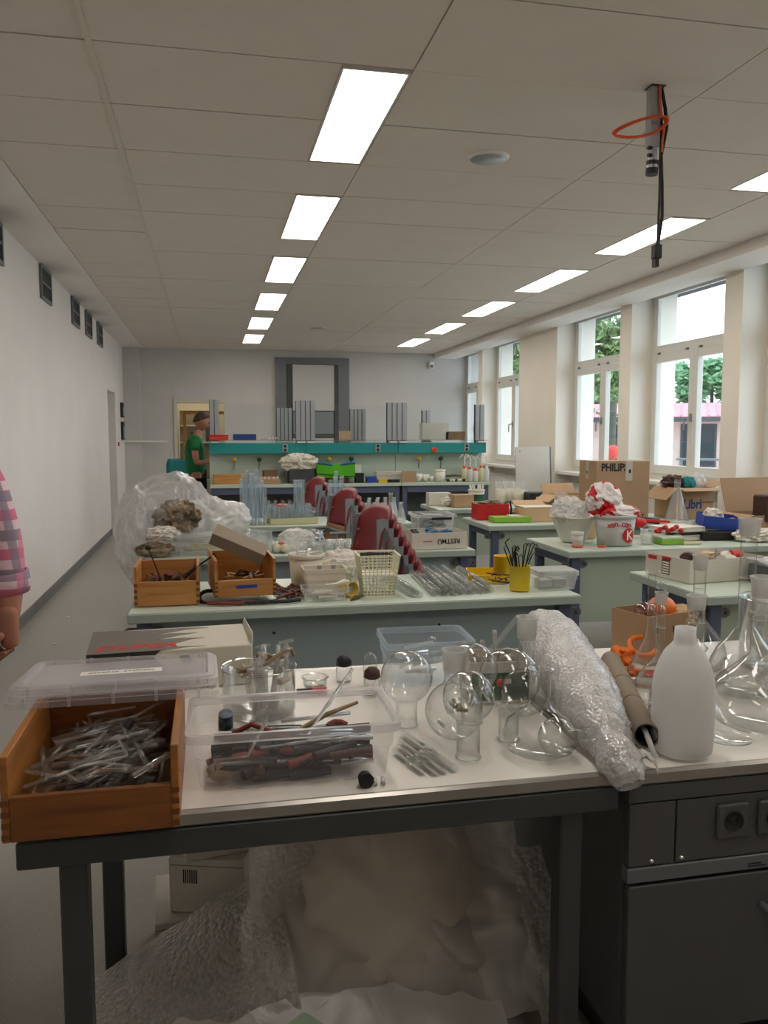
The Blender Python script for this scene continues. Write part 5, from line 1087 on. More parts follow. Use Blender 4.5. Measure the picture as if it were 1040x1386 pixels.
for k, (c, r, m, lb) in enumerate((((4.02, 6.62, 1.06), (.10, .10, .07), 'rubber_brown', 'dark brown cloth bundle'), ((4.13, 6.56, 1.05), (.07, .06, .07), 'teal_fabric', 'turquoise card wedge'), ((4.26, 6.62, 1.07), (.075, .08, .085), 'bag_white', 'white plastic bag bulge'), ((4.00, 6.72, 1.03), (.06, .06, .06), 'paper_white', 'white paper wad'))):
    tag(crumple(c, r, .25, 2.2, 70+k, 3).build('packed_item', m), lb + ' sticking out of the book carton', 'bundle')
# tan open box left of tall carton
t = open_box('tan_carton', 'open tan carton with printed band left of the tall carton', 'carton', (3.12, 6.86, BT+.003), .15, .34, .24, .20, 'card_light', (('f', .9, .10), ('l', .6, .1), ('r', .35, .1), ('b', -1.1, .1)))
G().box(-.15, .15, -.1212, -.1202, .03, .07).build('printed_band', 'ink_blue', t); G().box(-.02, .03, -.1216, -.1206, .02, .10).build('paper_tape', 'tape', t)
t = open_box('right_carton', 'large tan carton with raised flap at the right picture edge', 'carton', (3.98, 5.30, BT+.003), .1, .46, .30, .16, 'card', (('b', -1.25, .26), ('l', .3, .12)))
t = thing('black_device', 'black boxy device in front of the raised flap carton', 'device', (3.93, 5.20, BT+.115), .15, None); G().box(-.09, .09, -.07, .07, 0, .19).build('housing', 'rubber_brown', t, bevel=.01); G().box(-.075, .075, -.072, -.0705, .02, .08).build('front_panel', 'black', t)
# bowl with bags
t = thing('white_basin', 'white plastic basin with clear plastic bags on the window bench', 'basin', (2.43, 5.22, BT+.003)); G().lathe([(0, .002), (.07, .002), (.09, .02), (.15, .17), (.165, .175), (.16, .18), (.142, .17), (.085, .024), (0, .008)], 30).build('bowl', 'ceramic', t)
tag(crumple((2.40, 5.2, .96), (.13, .12, .10), .25, 2, 81, 4).build('clear_bag', 'bag_white'), 'crinkled clear plastic bag in the white basin', 'bag')
t = thing('paper_tag', 'thin upright plastic sheet standing behind the white basin', 'sheet', (2.36, 5.33, .95), .2); G().box(-.03, .08, 0, .002, 0, .14).build('sheet', 'bag_film', t)
crate('small_clear_box', 'small clear box of dark bits behind the basin', 'box', (2.58, 5.40, BT+.13), 0, .14, .10, .07, 'clear_box_far', .008, .004); tag(crumple((2.58, 5.40, BT+.155), (.05, .035, .02), .3, 2, 83, 3).build('dark_bits', 'navy_bits'), 'dark bits in the small clear box', 'bits')
tag(G().box(2.50, 2.66, 5.34, 5.46, BT+.003, BT+.128).build('support_carton', 'card_light', bevel=.003), 'tan carton under the small clear box', 'carton')
t = tub('small_pot', 'small white pot with orange-red print on the window bench', (2.345, 4.97, BT+.003), .04, .10, 'pe_white', 'pot', .8, 22); G().lathe([(.0345, .028), (.0362, .052)], 22).build('orange_band', 'red_light', t); G().lathe([(0, 0), (.036, 0), (.036, .012), (0, .012)], 22).build('lid', 'orange_cable', t)
tag(G().cyl((2.50, 4.93, BT+.003), (2.50, 4.93, BT+.012), .028, n=20).build('orange_disc', 'orange_cable'), 'flat orange-red cap lying beside the tub', 'cap')
t = tub('printed_tub', 'white plastic tub with red print, red and white bag on top', (2.64, 5.03, BT+.003), .135, .205, 'pe_white', 'tub', .84, 36)
cy_ = .205
for k, ch in enumerate('xen.com'):
    a = -PI/2-.75+.17*k; r = .1305; text('lettering', ch, .055, 'ink_red', t, TR(r*math.cos(a), r*math.sin(a), .14+.012*math.sin(k*.5)) @ RZ(a+PI/2) @ Matrix.Rotation(-.1, 4, 'X') @ FRONT, .0006)
G().grid(lambda u, v: ((.1265+.001*0)*math.cos(-1.25+(.8*(u-.5)*math.sin(PI*min(1, max(0, v)))**.5)), .1265*math.sin(-1.25+.8*(u-.5)*math.sin(PI*min(1, max(0, v)))**.5), .02+.105*v), 12, 10).build('red_logo', 'ink_red', t)
text('logo_mark', 'K', .085, 'paper', t, TR(.13*math.cos(-1.25), .13*math.sin(-1.25), .072) @ RZ(-1.25+PI/2) @ FRONT, .0006)
cg = crumple((2.57, 5.06, 1.05), (.115, .10, .115), .22, 1.2, 86, 5, smooth=True); c2_ = crumple((2.65, 5.03, .965), (.15, .125, .06), .2, 1.3, 87, 5, smooth=True); cg.add(c2_.v, c2_.f, None, True)
tag(cg.build('carrier_bag', 'bag_print'), 'red and white crumpled carrier bag on the printed tub', 'bag')
lathe_thing('glass_jar', 'squat clear glass jar right of the printed tub', 'jar', beaker_prof(.042, .10), 'glass_far', (2.86, 5.0, BT+.003), 24)
t = thing('green_box', 'flat olive-green box before the red-capped vials', 'box', (3.02, 4.99, BT+.003)); G().box(-.08, .08, -.05, .05, 0, .035).build('body', 'lime_book', t, bevel=.002); G().box(-.081, .081, -.051, .051, .036, .05).build('lid', 'service_panel', t, bevel=.002)
for k in range(7):
    t = thing('red_capped_vial', 'clear vial with red cap lying behind the olive-green box', 'vial', (2.95+.03*k, 5.10+.01*(k % 2), BT+.06+.012*(k % 3)), 0, 'red-capped vials', (1.2, 0, .1)); G().lathe([(0, 0), (.013, 0), (.013, .05), (.010, .055)], 14).build('vial', 'glass_far', t); G().lathe([(0, .075), (.015, .075), (.015, .052), (.012, .052)], 14).build('cap', 'red', t)
tag(G().box(2.92, 3.16, 5.07, 5.20, BT+.003, BT+.048).build('vial_tray', 'ceramic'), 'white tray holding the red-capped vials', 'tray')
for k, (x, y, z, w, d, m, nm, a) in enumerate(((3.2, 5.22, 0, .32, .24, 'tub_white', 'cream', .15), (3.22, 5.23, .032, .32, .24, 'card_white', 'off-white', .1), (3.2, 5.21, .064, .31, .23, 'paper', 'white', .2))):
    t = thing('ring_binder', '%s ring binder in the pile behind the vials, %s' % (nm, ['lowest', 'middle', 'topmost'][k]), 'binder', (x, y, BT+.003+z), a, 'binders on the window bench'); G().box(-w/2, w/2, -d/2, d/2, 0, .004).box(-w/2, w/2, -d/2, d/2, .026, .030).box(w/2-.004, w/2, -d/2, d/2, .004, .026).build('cover', m, t); G().box(-w/2+.008, w/2-.01, -d/2+.006, d/2-.006, .005, .024).build('pages', 'paper_white' if k != 1 else 'iron', t)
tag(G().box(-.06, .06, -.04, .04, 0, .012).build('yellow_notepad', 'liquid_yellow', None, (3.15, 4.95, BT+.003), rot=(0, 0, -.1)), 'small pale yellow notepad at the bench edge', 'notepad')
tag(crumple((2.99, 5.33, .86), (.05, .04, .035), .1, 2, 90, 3, BT+.003, smooth=True).build('red_bulb', 'red'), 'round red rubber bulb behind the binders', 'bulb')
tag(G().tube([(2.95, 5.38, .85), (3.02, 5.40, .875), (3.10, 5.38, .87), (3.16, 5.36, .86)], .022, 8).build('black_cable', 'black'), 'black thick cable end behind the red bulb', 'cable')
tag(G().box(-.12, .12, -.012, .012, 0, .018).build('red_strip', 'red', None, (3.09, 5.33, .862), rot=(0, .05, -.25)), 'flat red strip across the binders', 'strip')
lathe_thing('large_conical_flask', 'large conical glass flask standing before the book carton', 'flask', erlen_prof(.33, .085, .022), 'glass_far', (3.32, 5.40, BT+.10), 30)
tag(G().cyl((3.32, 5.40, BT+.415), (3.32, 5.40, BT+.44), .024, .028, 20).build('flask_stopper', 'ink_brown'), 'brown stopper on the large conical flask', 'stopper')
tag(G().box(3.22, 3.42, 5.34, 5.46, BT+.003, BT+.097).build('flask_box', 'card_white', bevel=.003), 'white box under the large conical flask', 'box')
t = open_box('blue_tray', 'bright blue cardboard tray tilted over papers on the window bench', 'tray', (3.53, 5.22, BT+.08), -.25, .26, .16, .085, 'blue'); t.rotation_euler = (.12, .10, -.25)
tag(crumple((3.50, 5.23, BT+.165), (.07, .05, .05), .4, 2, 92, 3).build('white_wrap', 'paper_white'), 'white wrapping sticking out of the blue tray', 'wrapping')
t = thing('dark_case', 'dark low case under the blue tray', 'case', (3.50, 5.16, BT+.003), -.1); G().box(-.16, .16, -.09, .09, 0, .06).build('body', 'iron', t, bevel=.006); G().box(-.16, .16, -.092, -.09, .03, .034).build('seam', 'black', t)
tag(crumple((3.72, 5.02, BT+.035), (.18, .12, .05), .3, 2.2, 94, 4, BT+.003).build('white_paper', 'paper_white'), 'crumpled white tissue sheets at the right bench edge', 'paper')
tag(G().box(-.11, .11, -.05, .05, 0, .05).build('blue_folder', 'handle_blue', None, (4.02, 4.98, BT+.003), rot=(0, 0, .1)), 'blue folder at the far right bench edge', 'folder')
# ------------------------------------------------------------------ nearest window bench
t = open_box('grey_tray_carton', 'grey printed carton tray on the nearest window bench', 'carton', (2.50, 3.80, BT+.003), .14, .46, .34, .115, 'card_white')
t2 = G().box(-.2308, -.2302, -.02, .04, .02, .10).build('side_print', 'ink_brown', t); G().box(-.2308, -.2302, .08, .15, .085, .105).build('red_print', 'ink_red', t); G().box(-.2308, -.2302, -.03, .04, .095, .11).build('red_print', 'ink_red', t)
for k in range(5): G().box(-.2310, -.2303, -.015, .035, .025+.013*k, .033+.013*k).build('print_line', 'paper', t)
for k in range(8):
    c = Vector((2.50+rg.uniform(-.16, .16), 3.80+rg.uniform(-.10, .10), BT+.07+.05*rg.random())); tag(crumple(tuple(c), (.05, .04, .025), .35, 2, 100+k, 2).build('packed_scrap', ['paper_white', 'rubber_brown', 'card_light', 'alu'][k % 4]), '%s piece packed in the grey printed tray' % ['white', 'dark brown', 'tan', 'silver'][k % 4], 'scrap', 'pieces in the grey printed tray')
tag(G().cyl((2.60, 3.72, BT+.125), (2.67, 3.74, BT+.125), .02, n=14).build('red_canister', 'red_light'), 'small red canister on the grey printed tray', 'canister')
t = carton('dark_equipment_box', 'dark grey flat case under plastic on the nearest window bench', (2.86, 3.52, BT+.003), .1, .44, .24, .09, 'dark_under', 'case', tape=False)
tag(G().grid(lambda u, v: (2.62+.5*u, 3.38+.26*v, BT+.105+wrinkle((u*2, v*2, 1), .012, 2, 33)), 20, 14).build('plastic_sheet', 'bag_film'), 'crinkled plastic sheet over the dark flat case', 'sheet')
carton('black_case', 'black case at the right end of the nearest window bench', (3.2, 3.75, BT+.003), -.1, .30, .22, .11, 'black', 'case', tape=False)
t = thing('paper_stack', 'stack of papers behind the tallest flask on the nearest window bench', 'papers', (3.05, 3.9, BT+.003), .2)
for k in range(5): G().box(-.15, .15, -.1, .1, .012*k, .012*k+.009, RZ(.05*(k % 3))).build('sheet_bundle', ['paper', 'card_white', 'paper_white'][k % 3], t)
# ------------------------------------------------------------------ third and fourth window benches
t = open_box('red_box', 'red box with cloth in it on the third window bench', 'box', (2.39, 6.82, BT+.003), -.05, .28, .20, .135, 'red'); tag(crumple((2.39, 6.82, .885), (.12, .07, .03), .4, 2, 110, 3).build('cloth_scrap', 'paper_crumple'), 'pale cloth scraps in the red box', 'cloth')
tag(G().tube([(2.5, 6.74, .90), (2.545, 6.74, .91), (2.555, 6.74, .85), (2.55, 6.74, .76)], .008, 7).build('power_cable', 'black'), 'black cord hanging from the red box', 'cord')
t = thing('green_book', 'lime green flat box beside the red box', 'box', (2.475, 6.56, BT+.003), -.05); G().box(-.16, .16, -.09, .09, 0, .045).build('body', 'lime_book', t, bevel=.003); G().box(.0, .15, -.05, .08, .046, .052).build('paper_on_top', 'paper', t)
t = open_box('tan_shoe_carton', 'tan carton with papers on top on the third window bench', 'carton', (2.75, 6.62, BT+.003), -.04, .33, .24, .115, 'card_light', (('b', -.4, .1),)); G().box(-.15, .16, -.10, .11, .117, .121).build('paper_on_top', 'paper', t); G().box(.10, .15, -.1212, -.1202, .06, .09).build('label', 'paper', t)
t = carton('brown_cube_carton', 'small brown carton at the front of the farthest window bench', (2.51, 8.05, BT+.003), 0, .21, .20, .125, 'card', tape=False)
t = carton('cream_box', 'cream box beside the small brown carton', (2.34, 8.30, BT+.003), 0, .24, .12, .13, 'tub_white', 'box', tape=False)
tag(crumple((2.39, 8.12, .80), (.07, .06, .05), .35, 2.2, 112, 3, BT+.003).build('tissue_wad', 'paper_white'), 'white tissue wad before the cream box', 'tissue')
t = tub('labelled_bucket', 'white bucket with dark green label on the farthest window bench', (2.75, 8.28, BT+.003), .085, .16, 'tub_white', 'bucket', .88); G().lathe([(.0785, .04), (.0832, .11)], 32).build('green_label', 'dark_green', t)
for k in range(7): tag(G().tube([(2.75+.05*math.cos(k), 8.28+.05*math.sin(k), .85), (2.75+.07*math.cos(k), 8.28+.06*math.sin(k), .96)], .01, 7).build('white_stick', 'ceramic'), 'white stick standing in the green-labelled bucket', 'stick', 'sticks in the bucket')
for k, (x, y) in enumerate(((3.03, 8.30), (3.13, 8.34), (3.20, 8.22))):
    t = thing('plastic_pitcher', 'white plastic pitcher with clear top, %s of three' % ['left', 'rear', 'right'][k], 'pitcher', (x, y, BT+.003), 0, 'white pitchers'); G().lathe([(0, .002), (.055, .002), (.06, .16), (.057, .16), (.052, .008)], 24).build('body', 'tub_white', t); G().lathe([(.057, .162), (.065, .24), (.067, .24)], 24).build('clear_top', 'clear_box_far', t); G().tube([(.06, 0, .15), (.10, 0, .13), (.10, 0, .06), (.056, 0, .04)], .008, 7).build('handle', 'pe_white', t)
for k in range(6): tag(G().tube([(3.12+.03*k, 8.02, BT+.012), (3.15+.03*k, 8.06+.01*k, BT+.03)], .009, 7).build('clamp_part', 'iron'), 'dark clamp part before the white pitchers', 'clamp', 'clamp parts on the farthest bench')
t = carton('black_box', 'black box with cream label on the farthest window bench', (3.37, 8.12, BT+.003), 0, .26, .22, .13, 'black', 'box', tape=False); G().box(-.06, .11, -.1112, -.1102, .02, .09).build('cream_label', 'liquid_yellow', t)
tag(G().cyl((3.56, 8.15, BT+.003), (3.56, 8.15, BT+.15), .035, n=16).build('red_bottle', 'rubber_red'), 'dark red bottle right of the black box', 'bottle')
t = thing('leaning_panel', 'grey-white panel leaning against the wide window pier', 'panel', (4.24, 10.3, 0), -.1, rot=(-.10, 0, -.06)); G().box(-.24, .24, 0, .03, 0, 1.33).build('board', 'card_white', t, bevel=.004); G().box(.24, .252, -.004, .034, 0, 1.33).build('edge_strip', 'grey_metal', t); G().lathe([(0, .003), (.01, 0)], 10, TR(-.18, 0, 1.27) @ FRONT).build('screw', 'grey_metal', t)

# ------------------------------------------------------------------ service bench at the far end
t = thing('service_bench', 'long service bench with turquoise supply beam near the far wall', 'bench', (0, 9.9, 0)); SB = .895
for k in range(3):
    a, b = .0+1.16*k, 1.16*(k+1)
    G().box(a+.003, b-.003, 0, .62, SB-.04, SB).build('worktop', 'service_panel', t, bevel=.003)
    G().box(a+.02, a+.08, .04, .10, 0, SB-.041).build('leg', 'bench_leg', t); G().box(b-.08, b-.02, .04, .10, 0, SB-.041).build('leg', 'bench_leg', t); G().box(a+.08, b-.08, .03, .05, SB-.12, SB-.041).build('front_rail', 'bench_leg', t)
    G().box(a+.08, b-.08, .40, .43, .15, SB-.041).build('rear_panel', 'dark_under', t)
    G().box(a+.003, b-.003, .36, .40, SB, 1.255).build('splash_panel', 'service_panel', t)
    bm_ = G().box(a+.002, b-.002, .20, .40, 1.256, 1.385).build('supply_beam', 'teal', t, bevel=.004)
    for x in ([.907, 2.06, 3.215][k],):
        s_ = G().box(x-.032, x+.032, .188, .199, 1.275, 1.37).build('socket', 'alu', t, bevel=.003)
        for z in (1.299, 1.346): G().cyl((x, .188, z), (x, .1865, z), .019, n=16).build('well', 'black', s_)
    for x, m in (([.30, 1.46, 2.61][k], 'yellow'), ([.60, 1.74, 2.90][k], 'dark_green')):
        v = G().cyl((x, .36, 1.17), (x, .29, 1.17), .012, n=10).tube([(x, .30, 1.17), (x, .27, 1.14), (x-.01, .26, 1.06)], .009, 8).build('gas_tap', 'grey_metal', t); crumple((x, .275, 1.185), (.032, .022, .028), .12, 3, 5, 2, smooth=True).build('tap_knob', m, v)
v = G().cyl((2.79, .20, 1.295), (2.79, .185, 1.295), .035, n=18).build('emergency_button', 'orange_cable', t); G().cyl((2.79, .185, 1.295), (2.79, .172, 1.295), .016, n=14).build('button_cap', 'red', v)
G().box(0, 3.48, .16, 1.0, 1.41, 1.418).build('glass_shelf', 'glass_far', t)
G().box(0.02, 3.46, .41, 1.02, 0, SB).build('rear_body', 'dark_under', t)
G().box(0.02, 3.46, .41, 1.02, SB, SB+.03).build('rear_top', 'service_panel', t)
G().box(.02, 3.46, .84, .98, 1.26, 1.38).build('rear_beam', 'teal', t)
for x0_, x1_, y_, z1 in ((.012, .125, .25, 1.905), (1.045, 1.285, .25, 1.90), (2.19, 2.445, .25, 1.885), (3.345, 3.47, .25, 1.87), (.86, 1.06, .85, 1.83), (1.82, 2.03, .85, 1.82), (2.80, 2.91, .85, 1.81)):
    n_ = 2 if x1_-x0_ < .15 else 4
    po = G().box(x0_, x1_, y_+.012, y_+.06, 1.385, z1).build('panel_post', 'dark_frame', t)
    for i in range(n_):
        ww = (x1_-x0_)/n_; G().box(x0_+ww*i+.004, x0_+ww*(i+1)-.004, y_, y_+.07, 1.415, z1).build('post_strip', 'alu', po, bevel=.003)
    for i in range(n_//2): xx = x0_+(x1_-x0_)*(i+.5)/(n_/2); G().box(xx-.05, xx+.05, y_-.09, y_, 1.386, 1.405).build('clamp_bracket', 'white_frame', po)
# the glass screen above the shelf
G().box(.14, 3.33, .54, .546, 1.42, 1.86).build('glass_screen', 'window_glass', t)
Y4 = 9.9
def on_bench(x, y=.12): return (x, Y4+y, SB+.003)
t = drawer('shallow wooden box standing on edge at the service bench left end', (.25, Y4+.1, SB+.003), 0, .42, .16, .12, .12, 'drawer_wood', 'drawer_wood_y')
t = carton('brown_small_carton', 'small brown carton leaning behind the white cloth', on_bench(.72, .2), .1, .16, .12, .16, 'card_dark', tape=False)
t = open_box('orange_carton', 'orange-brown carton with pink glassware on the service bench', 'carton', on_bench(.66, .08), 0, .34, .14, .06, 'card', ())
for k in range(12): lathe_thing('small_vial', 'tiny pinkish vial in the orange-brown carton', 'vial', [(0, 0), (.014, 0), (.014, .07), (.01, .075)], 'ceramic' if k % 2 else 'card_light', (.52+.026*k, Y4+.06+.03*(k % 3), SB+.012), 10, None, 'vials in the orange-brown carton')
t = open_box('grey_crate', 'grey plastic crate under the white cloth on the service bench', 'crate', on_bench(1.09, .14), 0, .30, .22, .17, 'dark_frame')
tag(crumple((1.07, Y4+.14, 1.15), (.22, .14, .11), .28, 2, 120, 4).build('white_cloth', 'tub_white'), 'heap of creamy white cloth on the grey crate', 'cloth')
# lime basket
t = thing('lime_basket', 'lime green plastic basket with blue handles on the service bench', 'basket', (1.51, Y4+.14, SB+.07))
for k in range(7): G().box(-.19-.006*k, .19+.006*k, -.10-.003*k, -.094-.003*k, .024*k, .024*k+.018).build('basket_slat', 'lime', t)
G().box(-.19, .19, -.095, .09, 0, .006).box(-.235, -.19, -.10, .10, .0, .165).box(.19, .235, -.10, .10, 0, .165).box(-.23, .23, .09, .10, 0, .165).build('basket_shell', 'lime', t)
for s_ in (-1, 1): G().tube([(s_*.05, -.115, .155), (s_*.14, -.13, .172), (s_*.23, -.12, .18)], .014, 8).build('handle', 'handle_blue', t)
tag(G().tube([(1.25, Y4+.02, 1.02), (1.5, Y4+.01, .99), (1.78, Y4+.02, .97)], .006, 6).build('black_cable', 'black'), 'black cable lying across the lime basket', 'cable')
for k, (x, w, h, m, nm) in enumerate(((1.35, .12, .065, 'rubber_brown', 'dark brown book pile'), (1.47, .11, .065, 'ink_brown', 'brown box'), (1.60, .12, .062, 'rubber_brown', 'dark red-brown box'), (1.80, .10, .12, 'black', 'black box'), (1.95, .12, .075, 'blue', 'blue box'), (2.09, .11, .04, 'yellow', 'flat yellow box'), (2.22, .16, .035, 'black', 'flat black tray'))):
    t = thing('bench_box', nm + ' on the service bench', 'box', on_bench(x, .08)); G().box(-w/2, w/2, -.06, .06, 0, h*.7).build('body', m, t, bevel=.003); G().box(-w/2-.002, w/2+.002, -.062, .062, h*.7+.001, h).build('lid', m, t, bevel=.003)
tag(G().box(1.72, 1.86, Y4+.25, Y4+.255, SB+.003, SB+.22).build('white_card', 'paper'), 'upright white card behind the black box', 'card')
t = thing('paper_pile', 'pile of creamy papers on the service bench', 'papers', on_bench(2.22, .18))
for k in range(6): G().box(-.2, .18, -.08, .08, .036+.016*k, .036+.016*k+.012, RZ(.03*(k % 3))).build('sheet_bundle', ['tub_white', 'paper', 'card_white'][k % 3], t)
tag(G().box(2.32, 2.51, Y4+.02, Y4+.03, SB+.003, SB+.14).build('brown_board', 'card'), 'brown cardboard piece standing before the papers', 'cardboard')
for k, (x, r, h) in enumerate(((2.56, .07, .10), (2.66, .05, .09), (2.74, .045, .07))): lathe_thing('porcelain_bowl', 'white porcelain bowl on the service bench, %s' % ['largest', 'middle one', 'smallest'][k], 'bowl', [(0, .002), (r*.4, .002), (r*.8, h*.4), (r, h), (r*.96, h), (r*.7, h*.35), (0, .01)], 'ceramic', on_bench(x, .14), 22, None, 'porcelain bowls')
tub('white_bucket', 'white bucket right of the porcelain bowls', on_bench(2.84, .1), .065, .15, 'ceramic', 'bucket', .9)
t = thing('brown_lid_dish', 'low dish with brown lid right of the bucket', 'dish', on_bench(3.05, .2)); G().lathe([(0, 0), (.09, 0), (.10, .06), (.09, .06)], 22).build('bowl', 'glass_far', t); G().lathe([(.105, .06), (.10, .075), (0, .085)], 22).build('lid', 'ink_brown', t)
for k in range(7): lathe_thing('porcelain_crucible', 'small porcelain crucible before the wash bottles', 'crucible', [(0, .002), (.015, .002), (.025, .035), (.022, .035), (0, .008)], 'ceramic' if k % 3 else 'iron', on_bench(2.93+.035*k, .05+.02*(k % 2)), 12, None, 'crucibles on the service bench')
for k in range(9):
    x = 3.15+.037*k; y = .08+.10*(k % 2); t = thing('wash_bottle', 'cream wash bottle with spout, %s from the left' % ['first', 'second', 'third', 'fourth', 'fifth', 'sixth', 'seventh', 'eighth', 'ninth'][k], 'bottle', on_bench(x, y), 0, 'wash bottles on the service bench')
    hh = rg.uniform(.14, .18); G().lathe([(0, .002), (.034, .002), (.036, .01), (.036, hh*.8), (.02, hh*.95), (.017, hh)], 18).build('body', ['liquid_yellow', 'tub_white', 'pe_white'][k % 3], t)
    if k % 2 == 0 and k < 8: G().lathe([(.019, hh-.005), (.02, hh+.025), (0, hh+.027)], 16).build('cap', 'red_light', t)
    else: G().lathe([(.019, hh-.005), (.02, hh+.02), (0, hh+.022)], 16).build('cap', 'tub_white', t)
    G().tube([(0, 0, hh), (0, 0, hh+.13), (.02*(-1)**k, 0, hh+.17), (.07*(-1)**k, 0, hh+.12)], .006, 6).build('spout', 'ceramic', t)
# things on top of the glass shelf
GS = 1.419
t = thing('red_toolbox', 'red lidded box at the left end of the glass shelf', 'box', (.12, Y4+.19, GS)); G().box(-.11, .11, -.045, .045, 0, .05).build('body', 'red_light', t, bevel=.006); G().box(-.115, .115, -.048, .048, .051, .065).build('lid', 'red', t, bevel=.004)
t = open_box('blue_bin', 'dark blue open bin on the glass shelf', 'bin', (.44, Y4+.6, GS), 0, .28, .16, .075, 'ink_blue')
for x, w, h, m, nm in ((2.93, .36, .22, 'card_white', 'grey-white carton'), (3.20, .27, .11, 'card_dark', 'low brown carton'), (1.73, .13, .115, 'card_light', 'small orange-tan box')): carton('shelf_carton', nm + ' standing on the glass shelf', (x, Y4+.72, GS), 0, w, .16, h, m, tape=False)
t = thing('metal_parts', 'small metal stand parts lying on the glass shelf', 'metal parts', (1.36*.95-.55, Y4+.66, GS))
for k in range(5): G().tube([(-.08+.04*k, 0, .01), (-.05+.04*k, .03, .03+.01*(k % 2))], .008, 6).build('clamp', 'alu', t)
# ------------------------------------------------------------------ office chair far left
t = thing('office_chair', 'turquoise upholstered chair beside the far doorway', 'chair', (-.34, 12.1, 0), .3)
G().grid(lambda u, v: ((u-.5)*.42*(1-.15*(2*v-1)**4), .20+.03*(2*u-1)**2*-1, .84+.30*v), 10, 8).build('backrest', 'teal_fabric', t, solid=.05)
G().box(-.23, .23, -.22, .2, .47, .55).build('seat', 'teal_fabric', t, bevel=.03)
G().box(-.02, .02, .2, .23, .5, .95).build('back_stem', 'grey_metal', t); G().cyl((0, 0, .1), (0, 0, .47), .028).build('column', 'grey_metal', t)
for k in range(5): a = k*2*PI/5; G().tube([(0, 0, .12), (.27*math.cos(a), .27*math.sin(a), .07)], [.025, .018], 8).build('base_leg', 'black', t); G().cyl((.27*math.cos(a), .27*math.sin(a)-.012, .03), (.27*math.cos(a), .27*math.sin(a)+.012, .03), .03).build('castor', 'black', t)
# ------------------------------------------------------------------ hanging pole
t = thing('ceiling_pole', 'grey ceiling pole with hanging black cables', 'ceiling pole', (1.955, 3.47, HC))
G().box(-.024, .024, -.024, .024, -.33, .02).build('pole', 'alu', t, bevel=.003); G().box(-.03, .04, -.034, .034, -.004, .0).build('ceiling_cutout', 'black', t)
G().cyl((0, 0, -.40), (0, 0, -.33), .021, n=16).build('lower_tube', 'alu', t)
for z in (-.335, -.375): G().cyl((-.03, -.015, z), (-.012, -.015, z), .010, n=10).build('clamp_screw', 'black', t)
G().cyl((0, 0, -.475), (.002, 0, -.40), .027, n=16).build('swivel', 'black', t); G().cyl((0, 0, -.44), (0, 0, -.425), .0285, n=16).build('swivel_ring', 'alu', t)
G().tube([(.028, -.01, 0), (.045, -.02, -.12), (.055, -.02, -.22), (.032, -.02, -.38), (.045, -.015, -.55), (.052, -.01, -.70), (.035, -.01, -.86)], .008, 8).build('black_cable', 'black', t)
G().tube([(.022, .0, 0), (.03, -.02, -.2), (.028, -.02, -.4), (.03, -.02, -.6), (.03, -.015, -.86)], .006, 8).build('black_cable', 'black', t)
G().box(.012, .048, -.03, .01, -.94, -.86).build('plug', 'black', t, bevel=.005); G().box(.016, .034, -.026, .004, -.985, -.94).build('plug_tip', 'iron', t)
oc = []
for i in range(22):
    a = 2*PI*i/21; oc.append((-.085+.125*math.cos(a), -.04+.02*math.sin(2*a), -.20-.045*math.sin(a)-.05*(1-math.cos(a))*.9+.0))
cb = G().tube(oc, .006, 8).build('orange_cable', 'orange_cable', t); G().tube([(x+.002, y-.012, z-.006+.006*math.sin(5*x)) for x, y, z in oc], .005, 8).build('cable_strand', 'orange_cable', cb)
G().tube([(.01, -.027, 0), (.012, -.03, -.1), (.02, -.035, -.16), (.035, -.04, -.2), (.03, -.03, -.30), (.03, -.03, -.36)], .005, 8).build('cable_strand', 'orange_cable', cb)

for o in t.children: o.scale.z = .79
# ------------------------------------------------------------------ people
def skin(name, nodes, edges, m, parent, root=0, sub=2):
    me = bpy.data.meshes.new(name); me.from_pydata([n_[:3] for n_ in nodes], edges, []); me.materials.append(MATS[m])
    o = bpy.data.objects.new(name, me); C.objects.link(o); o.parent = parent
    md = o.modifiers.new('skin', 'SKIN'); md.use_smooth_shade = True
    for i, n_ in enumerate(nodes):
        sv = me.skin_vertices[0].data[i]; r = n_[3]; sv.radius = (r, r) if not isinstance(r, tuple) else r; sv.use_root = (i == root)
    s_ = o.modifiers.new('sub', 'SUBSURF'); s_.levels = sub; s_.render_levels = sub
    return o
def chain(n, start=0): return [(start+i, start+i+1) for i in range(n-1)]
# man in the green shirt, seen from his left-back, bending over the bench (faces +X)
t = thing('person', 'man in green t-shirt and black trousers at the far bench', 'person', (-.17, 10.95, 0), 0)
b = [(0, 0, .93, .09), (.0, 0, 1.10, .09), (-.02, 0, 1.28, .10), (.0, 0, 1.42, .075), (.03, 0, 1.50, .055), (.06, 0, 1.56, .05),
     (-.01, -.16, 1.40, .045), (.0, -.22, 1.22, .045), (.02, -.22, 1.12, .04), (.14, -.17, 1.14, .034), (.24, -.12, 1.18, .028), (.30, -.10, 1.19, .026),
     (-.01, .16, 1.40, .045), (.0, .22, 1.22, .045), (.02, .22, 1.12, .04), (.14, .17, 1.14, .034), (.24, .12, 1.18, .028), (.30, .10, 1.19, .026),
     (.0, -.09, .84, .06), (.02, -.10, .50, .05), (-.01, -.10, .12, .04), (.0, .09, .84, .06), (.04, .10, .50, .05), (.02, .10, .12, .042)]
e_ = [(0, 1), (1, 2), (2, 3), (3, 4), (4, 5), (3, 6), (6, 7), (7, 8), (8, 9), (9, 10), (10, 11), (3, 12), (12, 13), (13, 14), (14, 15), (15, 16), (16, 17), (0, 18), (18, 19), (19, 20), (0, 21), (21, 22), (22, 23)]
body = skin('body', b, e_, 'skin', t)
